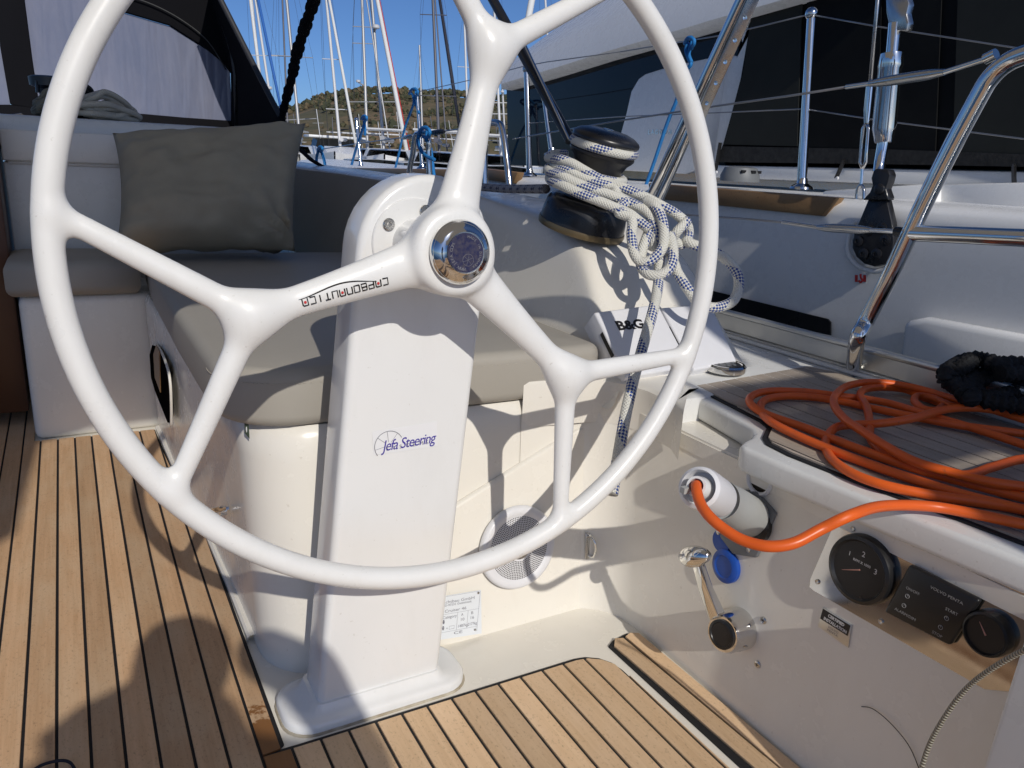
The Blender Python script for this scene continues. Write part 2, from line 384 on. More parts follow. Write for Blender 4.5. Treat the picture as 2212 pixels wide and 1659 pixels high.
# ================================================================== SETTING
# ---- water
b = B(); b.add([(-4000, -300, -0.62), (4000, -300, -0.62), (4000, 9000, -0.62), (-4000, 9000, -0.62)], [[0, 1, 2, 3]])
def waterfn(nt, p):
    c = coord(nt, 'Object'); bmp = nt.nodes.new('ShaderNodeBump'); bmp.inputs['Strength'].default_value = 0.25; bmp.inputs['Distance'].default_value = 0.1
    nt.links.new(noise(nt, c, 1.6, 4), bmp.inputs['Height']); nt.links.new(bmp.outputs[0], p.inputs['Normal'])
M['water'] = mat('harbour water', (0.02, 0.045, 0.055), 0.08, fn=waterfn)
struct(b.build('water', M['water'], origin=(0, 0, -0.62)))

# ---- far hill
RIDGE = [(-900, 300), (-400, 270), (0, 262), (300, 255), (560, 250), (615, 243), (640, 238), (665, 227), (700, 214), (740, 205), (800, 201), (850, 200), (905, 206),
         (960, 206), (1000, 209), (1060, 214), (1120, 219), (1300, 238), (1600, 262), (2000, 300), (2600, 360), (3200, 420)]
def ridge(px):
    for (a, ya), (c, yc) in zip(RIDGE, RIDGE[1:]):
        if a <= px <= c: return ya + (yc - ya) * (px - a) / (c - a)
    return RIDGE[-1][1]
def hz(px): return CY + FPX * (-(RM[2, 2] + RM[2, 0] * (px - CX) / FPX)) / (-RM[2, 1]) * -1.0
from mathutils import noise as mnoise
def hillpt(px, k):
    """k 0 at the shore .. 1 at the ridge, then over the back"""
    d = 330 + 260 * k; q = T(px, ridge(px), 590.0); top = q.z
    dirv = Vector(ray(px, ridge(px))); dirv.z = 0; f_ = d / 590.0
    base_ = Vector((q.x * f_, q.y * f_, 0)); h = top * (k ** 0.8)
    h += 7.0 * mnoise.noise(Vector((base_.x * 0.012, base_.y * 0.012, 3))) * min(1, k * 2) * (1 - k * 0.85)
    return Vector((base_.x, base_.y, -0.7 + h))
pxs = list(range(-900, 3201, 20)); ks = [i / 16 for i in range(17)] + [1.15, 1.6]
b = B(); rings = []
for k in ks:
    if k <= 1: rings.append([hillpt(px, k) for px in pxs])
    else: rings.append([Vector((hillpt(px, 1).x * k, hillpt(px, 1).y * k, hillpt(px, 1).z * (1.0 if k < 1.3 else 0.3))) for px in pxs])
b.loft(rings, caps=False)
def hillfn(nt, p):
    c = coord(nt, 'Object'); f = noise(nt, c, 0.02, 6, 0.65); g = noise(nt, c, 0.14, 4, 0.7)
    col = mixc(nt, ramp(nt, f, 0.42, 0.62), (0.12, 0.105, 0.055), (0.25, 0.16, 0.085))
    nt.links.new(mixc(nt, ramp(nt, g, 0.45, 0.7), col, (0.07, 0.075, 0.035)), p.inputs['Base Color'])
M['hill'] = mat('dry hillside', (0.15, 0.12, 0.06), 0.95, fn=hillfn)
struct(b.build('hill', M['hill'], origin=(0, 400, 0), sharp=180))
b = B()
ICO = [(0, 0, 1), (.89, 0, .45), (.28, .85, .45), (-.72, .53, .45), (-.72, -.53, .45), (.28, -.85, .45), (.72, .53, -.3), (-.28, .85, -.3), (-.89, 0, -.3), (-.28, -.85, -.3), (.72, -.53, -.3)]
ICF = [[0, 1, 2], [0, 2, 3], [0, 3, 4], [0, 4, 5], [0, 5, 1], [1, 6, 2], [2, 7, 3], [3, 8, 4], [4, 9, 5], [5, 10, 1], [2, 6, 7], [3, 7, 8], [4, 8, 9], [5, 9, 10], [1, 10, 6]]
rs = random.Random(3)
for i in range(5200):
    px = rs.uniform(430, 1420); k = 1.0 if i < 420 else rs.random() ** 0.75
    q = hillpt(px, k)
    if k < 1 and mnoise.noise(Vector((q.x * 0.02, q.y * 0.03, 8))) < rs.uniform(-0.15, 0.4): continue
    s = rs.uniform(1.1, 2.6) if k < 1 else rs.uniform(1.4, 3.4); nb = 1 if k < 1 else 3
    for j in range(nb):
        o = q + Vector((rs.uniform(-s, s), rs.uniform(-s, s), s * rs.uniform(0.4, 1.3)))
        sj = s * rs.uniform(0.6, 1.0)
        b.add([o + Vector(p) * sj * rs.uniform(0.7, 1.25) for p in ICO], ICF, rs.choice((0, 0, 1, 2)))
M['tree1'] = mat('dark pine foliage', (0.05, 0.055, 0.028), 0.9); M['tree2'] = mat('olive foliage', (0.085, 0.08, 0.04), 0.9); M['tree3'] = mat('dry foliage', (0.13, 0.10, 0.055), 0.9)
stuff(b.build('hillside_trees', [M['tree1'], M['tree2'], M['tree3']], origin=(0, 400, 0), sharp=20))

# ---- cockpit floor: white base sheet, black caulk, teak planks
b = B(); b.box((-1.7, -1.4, -0.06), (1.05, 3.5, 0.0))
floor = struct(b.build('cockpit_floor', M['gel'], origin=(0, 0, 0)))
def stain(nt, p):
    teakfn((0.68, 0.43, 0.245), (0.54, 0.33, 0.175), (0.68, 0.49, 0.31))(nt, p)
    src = p.inputs['Base Color'].links[0].from_socket
    tc = nt.nodes.new('ShaderNodeTexCoord'); sx = nt.nodes.new('ShaderNodeSeparateXYZ'); nt.links.new(tc.outputs['Object'], sx.inputs[0])
    m = mth(nt, 'ADD', sx.outputs[1], mth(nt, 'MULTIPLY', noise(nt, tc.outputs['Object'], 35, 4, 0.65), 0.22))
    nt.links.new(mixc(nt, ramp(nt, m, 1.175, 1.16), src, (0.23, 0.10, 0.03)), p.inputs['Base Color'])
M['teaks'] = mat('teak with a wet brown stain', (0.36, 0.25, 0.16), 0.55, fn=stain)
PIT = 0.0427
def V3(l, z): return [Vector((x, y, z)) for x, y in l]
A1 = [(-1.65, -1.3), (0.17, -1.3), (0.17, 2.455), (-0.145, 2.47), (-0.145, 3.4), (-1.65, 3.4)]
cA = [P(1567, 1659, z=0), P(1374, 1476, z=0), P(1310, 1419, z=0)]
xr = lambda y: cA[2].x + (cA[0].x - cA[2].x) * (y - cA[2].y) / (cA[0].y - cA[2].y)
A2 = [(0.17, -1.3), (xr(-1.3), -1.3), (xr(0.9), 0.9)] + [(xr(0.9) - 0.06 + 0.06 * math.cos(a), 0.9 + 0.062 * math.sin(a)) for a in (0.4, 0.8, 1.2, 1.57)] + [(0.225, 0.966), (0.17, 0.968)]
A3 = [(0.17, 0.963), (0.198, 0.966), (0.2, 1.69), (0.178, 2.12), (0.163, 2.45), (0.17, 2.455)]
def ext(p, q): p, q = P(*p, z=0), P(*q, z=0); return [(p.x, p.y), (q.x + (q.x - p.x) * 1.6, q.y + (q.y - p.y) * 1.6)]
O1, O2, O3, O4, O5 = ext((1314, 1399), (1597, 1659)), ext((1326, 1402), (1620, 1659)), ext((1346, 1385), (1671, 1659)), ext((1350, 1382), (1677, 1659)), ext((1379, 1374), (1717, 1659))
A4 = [O1[0], O1[1], O5[1], O5[0], (O5[0][0] - 0.02, O5[0][1] + 0.012), (O2[0][0] + 0.01, O2[0][1] + 0.018)]
b = B()
for q in ([A1[0], A1[1], (0.17, 3.4), A1[5]],): pass
b.prism(V3([A1[0], A1[1], A1[2], A1[3], A1[4], A1[5]], 0.0008), (0, 0, 0.0027))
b.prism(V3(A2, 0.0008), (0, 0, 0.0027)); b.prism(V3([(0.17, 0.95), (0.205, 0.975), (0.205, 1.69), (0.183, 2.12), (0.168, 2.46), (0.17, 2.455)], 0.0008), (0, 0, 0.0028)); b.prism(V3(A4, 0.0008), (0, 0, 0.0027))
b.build('caulking', M['caulk'], floor)
def planks(polys, x0, ks, pit, mats, parent, z, gap=0.0022, h=0.0035, shrink=0.0, axis=0, split=None):
    for poly in polys:
        for k in ks:
            q = clip(V3(poly, z), axis, x0 + pit * k + gap, x0 + pit * (k + 1) - gap)
            if shrink and q:
                c0 = min(p[1 - axis] for p in q); c1 = max(p[1 - axis] for p in q)
                q = [p + (Vector((0, shrink if p.y < (c0 + c1) / 2 else -shrink, 0)) if axis == 0 else Vector((0, 0, 0))) for p in q]
            if len(q) < 3: continue
            b = B(); b.prism(q, (0, 0, h)); b.build('plank', mats(k, q), parent, bevel=0.0006, bseg=1, fixn=True)
planks([A1], 0.17, range(-42, 0), PIT, lambda k, q: M['teak'], floor, 0.003)
planks([A2], 0.17, range(0, 15), PIT, lambda k, q: M['teaks'] if k == 0 else M['teakl'], floor, 0.003, shrink=0.008)
planks([A3], 0.17, range(0, 1), PIT, lambda k, q: M['teaks'], floor, 0.003)
# two outboard planks, following the line of the side wall
for la, lb in ((O2, O3), (O4, O5)):
    q = [la[0], la[1], lb[1], lb[0], ((la[0][0] + lb[0][0]) / 2, max(la[0][1], lb[0][1]) + 0.006)]
    b = B(); b.prism(V3(q, 0.003), (0, 0, 0.0045)); b.build('plank', M['teakl'], floor, bevel=0.0006, bseg=1, fixn=True)

# ---- starboard cockpit seat moulding
def seat_outline(z):
    t = z / 0.42
    pts = [(0.182, 2.47), (0.189, 2.155), (0.206, 1.77), (0.216, 1.45)]
    cx_, cy_ = 0.335, 1.225 + 0.07 * t; r = 0.115
    for a in range(0, 91, 10):
        aa = R_(180 + a); pts.append((cx_ + r * math.cos(aa), cy_ + r * math.sin(aa)))
    pts += [(0.5, cy_ - r), (0.7, cy_ - r), (0.93, cy_ - r + 0.0)]
    return [Vector((x - 0.01 * t, y, z)) for x, y in pts]
b = B(); rings = []
b2 = B()
for z in (0.0, 0.03, 0.12, 0.25, 0.36, 0.40, 0.412, 0.418):
    r_ = seat_outline(min(z, 0.42)); off = 0 if z < 0.405 else (z - 0.405) * 0.7
    rings.append([p + Vector((off, off, 0)) for p in r_])
b.loft(rings, caps=False); b.loft([rings[-1], [Vector((1.0, max(p.y + 0.2, 1.5), 0.4181)) for p in rings[-1]]], caps=False)
seat = struct(b.build('cockpit_seat', M['gel'], origin=(0.2, 1.8, 0), sharp=50))
# lower panel of the aft wall, standing a little proud under a slanting crease
aft = lambda px, py, o=0.0: P(px, py, pl=((0.5, 1.11 - o, 0), (0, -1, 0.17)))
WN = Vector((0, -1, 0.17)).normalized()
cre = [aft(700, 1250), aft(985, 1084), aft(1100, 1012), aft(1194, 953), aft(1250, 920), aft(1262, 905), aft(1262, 800), aft(1420, 800), aft(1420, 1345), aft(700, 1420)]
b = B(); b.prism([p + Vector((0, 0.004, 0)) for p in cre], WN * 0.016); b.build('seat_panel', M['gel'], seat, bevel=0.009, bseg=3, fixn=True)
# kick ledge along the foot of the inboard wall
b = B(); b.loft([[Vector((0.165 + 0.0 * i, 2.455, z)) for i, z in ((0, 0), )] for _ in ()], caps=False) if False else None
led = [(0.172, 2.46), (0.180, 2.15), (0.200, 1.70), (0.2055, 1.45), (0.207, 1.25)]
rg = []
for x, y in led: rg.append([Vector((x, y, 0.0)), Vector((x, y, 0.012)), Vector((x + 0.004, y, 0.016)), Vector((x + 0.06, y, 0.017))])
b.loft(rg, caps=False); b.build('kick_ledge', M['gel'], seat, fixn=True)
# locker rim; a flat black panel paints in the dark of the opening
iw = lambda px, py, o=0.0: P(px, py, x=0.181 - o)
rim_ = [iw(331, 766), iw(337, 745), iw(350, 752), iw(366, 788), iw(374, 830), iw(376, 905), iw(371, 912), iw(342, 842), iw(334, 815)]
b = B(); b.tube(spline([p + Vector((-0.006, 0, 0)) for p in rim_], 4, True), 0.0032, 8, closed=True); b.build('locker_rim', M['gel'], seat)
b = B(); b.prism([p + Vector((-0.010, 0, 0)) for p in rim_], (0.004, 0, 0)); lo_ = b.build('locker_dark_panel', mat('locker shade black', (0.006, 0.005, 0.005), 0.95, spec=0.0), seat, fixn=True)
b = B(); b.prism([iw(331, 766, 0.012), iw(337, 745, 0.012), iw(344, 760, 0.012), iw(346, 848, 0.012), iw(334, 815, 0.012)], (0.002, 0, 0)); b.build('locker_lining', M['wood'], seat, fixn=True)

# ---- forward seat block, bulkhead, coachroof
b = B(); b.box((-0.142, 2.485, 0.0), (0.30, 3.2, 0.418))
struct(b.build('seat_block', M['gel'], bevel=0.022, bseg=4, fixn=True))
b = B(); b.box((-0.15, 2.76, 0.40), (0.61, 2.95, 0.77)); b.box((-0.15, 2.74, 0.772), (0.61, 3.0, 0.86)); b.box((-0.14, 2.752, 0.762), (0.6, 2.9, 0.774)); b.box((0.6, 2.66, 0.3), (0.95, 3.0, 0.43))
struct(b.build('cabin_bulkhead', M['gelg'], bevel=0.012, bseg=3, fixn=True))
b = B(); b.box((-1.6, 2.96, 0.80), (0.60, 6.2, 0.905)); struct(b.build('coachroof', M['gelg'], bevel=0.03, bseg=3, fixn=True))
b = B(); b.box((-0.46, 2.62, 0.05), (-0.156, 2.9, 0.885)); cw = thing('companionway_post', 'dark varnished wooden post at the far left edge', 'wooden post', (-0.3, 2.7, 0.05)); b.build('post_panel', M['dwood'], cw, bevel=0.006)
b = B(); b.box((-1.6, 3.45, 0.0), (-0.14, 3.6, 0.25)); struct(b.build('companionway_step', M['gelg'], bevel=0.01))
b = B(); b.box((-1.6, 3.6, 0.0), (-0.42, 3.7, 0.84)); struct(b.build('companionway', M['dwood'], bevel=0.01))

# ---- starboard coaming, running down to the helm seat in a curve
ZT = [(4.6, 0.775), (3.2, 0.77), (2.6, 0.765), (1.9, 0.748), (1.68, 0.735), (1.52, 0.718), (1.42, 0.695), (1.36, 0.665), (1.31, 0.62), (1.26, 0.57), (1.20, 0.52), (1.15, 0.475), (1.12, 0.455)]
rings = []
for y, zt in ZT:
    k = max(0.0, (zt - 0.42)); xi = 0.87 + 0.10 * (k / 0.34); w = 0.02
    zlo = 0.40
    rings.append([Vector((0.862, y, zlo)), Vector((0.87 + (xi - 0.87) * 0.5, y, zlo + k * 0.52)), Vector((xi - 0.008, y, zt - 0.035)), Vector((xi + 0.002, y, zt - 0.014)), Vector((xi + 0.018, y, zt - 0.003)), Vector((xi + 0.04, y, zt)),
                  Vector((1.10, y, zt + 0.004)), Vector((1.20, y, zt - 0.002)), Vector((1.225, y, zt - 0.014)), Vector((1.24, y, zt - 0.035)), Vector((1.24 + 0.10 * k / 0.34, y, zlo))])
b = B(); b.loft(rings, caps=False)
coam = struct(b.build('coaming', M['gel'], origin=(1.05, 2.0, 0.4), fixn=True, sharp=60, subsurf=2))
# ---- side deck, toe rail
b = B(); b.box((0.93, 1.0, 0.30), (1.43, 7.0, 0.452)); b.box((1.30, -1.2, 0.30), (1.43, 1.0, 0.452))
struct(b.build('side_deck', M['gelg'], bevel=0.008))
b = B(); b.box((1.43, -1.3, -0.62), (1.55, 7.0, 0.44)); b.box((1.39, -1.25, 0.452), (1.432, 7.0, 0.462))
struct(b.build('yacht_hull', M['gelg'], bevel=0.01))
tr = thing('toe_rail', 'long perforated aluminium toe rail along the outer edge of the side deck', 'toe rail', (1.41, 1.5, 0.462))
b = B(); b.box((1.396, -1.25, 0.4622), (1.426, 7.0, 0.467)); b.box((1.405, -1.25, 0.467), (1.412, 7.0, 0.505)); b.build('rail_base', M['alu'], tr, bevel=0.002, bseg=1)
b = B(); b.box((1.398, -1.25, 0.5055), (1.418, 7.0, 0.516)); b.build('rail_cap', M['alu'], tr, bevel=0.003)

# ---- helm seat: top moulding with lip, teak, outboard side wall
SWP = ((0.872, 0, 0), Vector((-0.998, 0, 0.0696)).normalized())
def sw(px, py, o=0.0): return P(px, py, pl=SWP) + SWP[1] * o
hs = lambda px, py, z=0.45: P(px, py, z=z)
lip = [(1462, 852), (1480, 846), (1530, 872), (1590, 905), (1622, 924), (1628, 936), (1622, 944), (1606, 952), (1599, 960), (1604, 967), (1700, 1008), (1850, 1068), (2050, 1148), (2260, 1232)]
lipw = [hs(*p, z=0.447) for p in lip]
back = [Vector((1.36, lipw[-1].y - 0.1, 0.447)), Vector((1.36, 1.14, 0.447)), Vector((0.98, 1.14, 0.447))]
b = B(); b.prism([p + Vector((0, 0, -0.04)) for p in lipw + back], (0, 0, 0.04))
helm = struct(b.build('helm_seat', M['gelg'], bevel=0.011, bseg=4, fixn=True, origin=(1.0, 0.7, 0.37)))
tk = [(1493, 836), (1740, 793), (1830, 812), (1990, 862), (2260, 945), (2260, 1198), (2050, 1118), (1850, 1045), (1700, 985), (1655, 962), (1646, 948), (1656, 926), (1640, 912)]
tkw = [hs(*p, z=0.4478) for p in tk]
b = B(); b.prism(tkw, (0, 0, 0.0022)); b.build('caulking', M['caulk'], helm)
def inset(poly, d):
    n = len(poly); c = sum((Vector(p) for p in poly), Vector()) / n; out = []
    ar = sum(poly[i].x * poly[(i + 1) % n].y - poly[(i + 1) % n].x * poly[i].y for i in range(n))
    sg = 1 if ar > 0 else -1
    for i in range(n):
        a, p, q = poly[i - 1], poly[i], poly[(i + 1) % n]
        e1 = (p - a).normalized(); e2 = (q - p).normalized()
        n1 = Vector((-e1.y, e1.x, 0)) * sg; n2 = Vector((-e2.y, e2.x, 0)) * sg
        m = (n1 + n2); m = m.normalized() / max(0.5, m.normalized().dot(n1)); out.append(p + m * d)
    return out
ins = inset(tkw, 0.009)
upper = [p for i, p in enumerate(ins)]
for k in range(-2, 16):
    x0 = 0.70 + 0.0427 * k
    q = clip([Vector(p) for p in ins], 0, x0 + 0.0018, x0 + 0.0427 - 0.0018)
    if len(q) < 3: continue
    b = B(); b.prism([p + Vector((0, 0, 0.0016)) for p in q], (0, 0, 0.0034)); b.build('plank', M['teakg'], helm, fixn=True)
# outboard side wall of the footwell
rings = []
for z in (0.0, 0.1, 0.2, 0.3, 0.41):
    xw = 0.872 + 0.0279 * z / 0.4 + 0.0
    row = [Vector((xw - 0.03, -1.3, z)), Vector((xw, 0.2, z)), Vector((xw, 0.6, z)), Vector((xw, 0.86, z))]
    yb = 1.112 + 0.07 * z / 0.42
    for a in range(0, 91, 15):
        row.append(Vector((xw + 0.0 - 0.10 + 0.10 * math.cos(R_(a)), yb - 0.10 - 0.005 + 0.10 * math.sin(R_(a)), z)))
    row.append(Vector((xw - 0.2, yb - 0.004, z)))
    rings.append(row)
b = B(); b.loft(rings, caps=False)
swall = struct(b.build('helm_side_wall', M['gel'], origin=(0.85, 0.5, 0), fixn=False, sharp=60))
# upper corner between the side wall and the coaming, next to the helm seat
b = B(); rings = []
for z, dx in ((0.37, 0), (0.41, 0), (0.452, 0.0), (0.458, 0.01), (0.458, 0.10)):
    xw = 0.90 + dx; yb = 1.18 + dx * 0
    rings.append([Vector((xw - 0.03, 0.93 + dx, z)), Vector((xw - 0.005, 0.98 + dx * 0.5, z)), Vector((xw, 1.06, z)), Vector((xw - 0.01, 1.11, z)), Vector((xw - 0.04, 1.15, z)), Vector((xw - 0.2, 1.172, z))])
b.loft(rings, caps=False); b.build('corner_moulding', M['gel'], helm, sharp=50)
b = B(); b.box((0.897, 0.1, 0.38), (1.2, 1.16, 0.4063)); b.build('under_lip', M['gel'], helm)
# pale locker edge at the lower right corner
q = [P(2196, 1275, y=0.40), P(2280, 1300, y=0.40), P(2280, 1760, y=0.40), P(2105, 1760, y=0.40)]
b = B(); b.prism(q, (0.06, 0.0, -0.0)) if False else b.prism([Vector((0.80, 0.345, 0.0)), Vector((1.0, 0.345, 0.0)), Vector((1.0, 0.345, 0.412)), Vector((0.835, 0.345, 0.412))], (0, -1.3, 0))
struct(b.build('stern_locker', M['gelg'], bevel=0.005, bseg=3, fixn=True))

# ================================================================== STEERING WHEEL (shape grown from a smooth distance field)
WC = Vector((0.42966515, 0.9317636, 0.72951)); WNn = Vector((-0.00761891, -0.99621454, 0.08659411))
WU = Vector((0.99997076, -0.00764774, 0)); WV = Vector((0.000662, 0.0865916, 0.9962437))
def wpt(a, c, w=0.0): return WC + WU * a + WV * c + WNn * w
def smin(a, b_, k):
    h = np.clip(0.5 + 0.5 * (b_ - a) / k, 0, 1); return b_ * (1 - h) + a * h - k * h * (1 - h)
SPK = [R_(76), R_(196), R_(316)]
def wheel_sdf(X, Y, Z):
    r = np.hypot(X, Y); d = np.hypot(r - 0.45, Z) - 0.0152
    def seg(ax, ay, bx, by, ra, rb, sc):
        px_, py_ = X - ax, Y - ay; vx, vy = bx - ax, by - ay; L2 = vx * vx + vy * vy
        t = np.clip((px_ * vx + py_ * vy) / L2, 0, 1)
        return (np.sqrt((px_ - vx * t) ** 2 + (py_ - vy * t) ** 2 + (Z * sc) ** 2) - (ra + (rb - ra) * t)) / (1 + (sc - 1) * 0.35)
    sp = None
    for a in SPK:
        c, s = math.cos(a), math.sin(a)
        t = np.clip(X * c + Y * s, 0.0, 0.262); q = t / 0.262
        rad = 0.0183 + 0.0185 * np.clip(1 - q * 1.12, 0, 1) ** 1.7; sc = 1.2 + 0.45 * (1 - q)
        e = (np.sqrt((X - c * t) ** 2 + (Y - s * t) ** 2 + (Z * sc) ** 2) - rad) / (1 + (sc - 1) * 0.35)
        sp = e if sp is None else smin(sp, e, 0.022)
    ends = None
    for a in SPK:
        c, s = math.cos(a), math.sin(a)
        for sg in (-1, 1):
            e = a + sg * R_(21.5); q = seg(c * 0.262, s * 0.262, math.cos(e) * 0.441, math.sin(e) * 0.441, 0.0165, 0.0118, 1.15)
            ends = q if ends is None else smin(ends, q, 0.03)
    sp = smin(sp, ends, 0.034)
    d = smin(d, sp, 0.016)
    hub = -smin(0.052 - r, 0.024 - np.abs(Z - 0.004), 0.012); d = smin(d, hub, 0.026)
    ring = np.hypot(r - 0.0465, (Z - 0.019)) - 0.0075; d = smin(d, ring, 0.012)
    return d
def surface_nets(fn, lo, hi, h):
    ax = [np.arange(lo[i], hi[i] + h, h) for i in range(3)]
    X, Y, Z = np.meshgrid(*ax, indexing='ij'); D = fn(X, Y, Z); S = D < 0
    nx, ny, nz = D.shape
    cnt = np.zeros((nx - 1, ny - 1, nz - 1)); acc = np.zeros((nx - 1, ny - 1, nz - 1, 3))
    cor = [(i, j, k) for i in (0, 1) for j in (0, 1) for k in (0, 1)]
    g = lambda A, c: A[c[0]:nx - 1 + c[0], c[1]:ny - 1 + c[1], c[2]:nz - 1 + c[2]]
    for i in range(8):
        for j in range(i + 1, 8):
            a, b_ = cor[i], cor[j]
            if sum(abs(a[q] - b_[q]) for q in range(3)) != 1: continue
            da, db = g(D, a), g(D, b_); m = (da < 0) != (db < 0)
            t = np.where(m, da / np.where(m, da - db, 1), 0); cnt += m
            for q in range(3): acc[..., q] += np.where(m, a[q] + (b_[q] - a[q]) * t, 0)
    act = cnt > 0; idx = -np.ones(act.shape, int); idx[act] = np.arange(act.sum()); ii = np.argwhere(act)
    V = (ii + acc[act] / cnt[act][:, None]) * h + np.array(lo); F = []
    for q in range(3):
        u, v = (q + 1) % 3, (q + 2) % 3
        sl0 = [slice(None)] * 3; sl1 = [slice(None)] * 3; sl0[q] = slice(0, -1); sl1[q] = slice(1, None)
        s0, s1 = S[tuple(sl0)], S[tuple(sl1)]
        for p in np.argwhere(s0 != s1):
            if p[u] == 0 or p[v] == 0 or p[u] >= D.shape[u] - 1 or p[v] >= D.shape[v] - 1: continue
            def c(du, dv):
                w = list(p); w[u] -= du; w[v] -= dv; return idx[tuple(w)]
            f_ = [c(1, 1), c(0, 1), c(0, 0), c(1, 0)]
            F.append(f_ if s0[tuple(p)] else f_[::-1])
    return V, np.array(F)
Vw, Fw = surface_nets(wheel_sdf, (-0.475, -0.475, -0.042), (0.475, 0.475, 0.042), 0.0042)
e_ = 1e-4
def grad(V):
    G = np.stack([wheel_sdf(V[:, 0] + (e_ if q == 0 else 0), V[:, 1] + (e_ if q == 1 else 0), V[:, 2] + (e_ if q == 2 else 0)) -
                  wheel_sdf(V[:, 0] - (e_ if q == 0 else 0), V[:, 1] - (e_ if q == 1 else 0), V[:, 2] - (e_ if q == 2 else 0)) for q in range(3)], 1)
    return G / (np.linalg.norm(G, axis=1)[:, None] + 1e-12)
for _ in range(2):                                                         # settle the vertices on the surface
    Vw = Vw - grad(Vw) * (wheel_sdf(Vw[:, 0], Vw[:, 1], Vw[:, 2]) * 0.8)[:, None]
Nw = grad(Vw); BAS = np.array([WU, WV, WNn])
Vworld = Vw @ BAS + np.array(WC); Nworld = Nw @ BAS
wheel = thing('steering_wheel', 'big white yacht wheel with three forked spokes on the white pedestal', 'steering wheel', WC)
cen = Vw[Fw].mean(1); rr_ = np.hypot(cen[:, 0], cen[:, 1]); ang = np.arctan2(cen[:, 1], cen[:, 0])
cls = np.argmin(np.stack([np.abs((ang - a + math.pi) % (2 * math.pi) - math.pi) for a in SPK], 1), 1) + 2
cls[rr_ > 0.4335] = 0; cls[rr_ < 0.062] = 1
for k, nm in ((0, 'rim'), (1, 'hub'), (2, 'spoke'), (3, 'spoke'), (4, 'spoke')):
    fs = Fw[cls == k]; u_, inv = np.unique(fs, return_inverse=True); inv = inv.reshape(fs.shape)
    me = bpy.data.meshes.new(nm); me.from_pydata([tuple(p) for p in (Vworld[u_] - np.array(WC))], [], inv.tolist()); me.materials.append(M['wheel'])
    me.polygons.foreach_set('use_smooth', [True] * len(me.polygons)); me.normals_split_custom_set_from_vertices([tuple(p) for p in Nworld[u_]])
    o = bpy.data.objects.new(nm, me); COL.objects.link(o); o.parent = wheel; ORG[o.name] = Vector(WC)
# chrome nut with its badge
b = B(); b.lathe([(0.036, 0.018), (0.0385, 0.019), (0.0385, 0.0225), (0.0365, 0.023), (0.0365, 0.0250), (0.0388, 0.0255), (0.0388, 0.0285), (0.0368, 0.029), (0.0368, 0.031), (0.0392, 0.0318),
                      (0.0408, 0.0345), (0.0412, 0.0375), (0.0405, 0.041), (0.0385, 0.0445), (0.0345, 0.0485), (0.031, 0.0505), (0.0285, 0.0513), (0.0268, 0.0526), (0.0258, 0.0536), (0.0, 0.0536)], WC, WNn, 64)
nut = b.build('hub_nut', M['chrome'], wheel, sharp=30)
b = B(); b.lathe([(0.0247, 0.0537), (0.0245, 0.0544), (0.0, 0.0544)], WC, WNn, 48); b.build('badge', M['navy'], nut)
b = B()
def arctext(b, txt, r, a0, a1, size, flip, c, u, v, n, lift):
    k = len(txt)
    for i, ch in enumerate(txt):
        if ch == ' ': continue
        a = a0 + (a1 - a0) * i / (k - 1); rad = u * math.cos(a) + v * math.sin(a); tan = (-u * math.sin(a) + v * math.cos(a))
        x, y = (tan, -rad) if flip else (-tan, rad)
        letter(b, ch, size, c + rad * r + n * lift, x, y, align='CENTER', extrude=0.00005)
arctext(b, 'WWW.JEFA.COM', 0.0185, R_(262), R_(150), 0.0058, False, WC, WU, WV, WNn, 0.0545)
arctext(b, 'MADE IN DENMARK', 0.0185, R_(80), R_(-60), 0.0045, False, WC, WU, WV, WNn, 0.0545)
bc = WC + WU * 0.003 - WV * 0.009 + WNn * 0.0548
b.tube([bc + (WU * math.cos(a) + WV * math.sin(a)) * 0.0075 for a in np.linspace(0, 2 * math.pi, 25)[:-1]], 0.00022, 4, closed=True)
for a in (0.4, 1.4, 2.4, 3.4, 4.4, 5.4): b.tube([bc, bc + (WU * math.cos(a) + WV * math.sin(a)) * 0.0075], 0.00018, 4)
b.build('lettering', M['inkg'], nut)
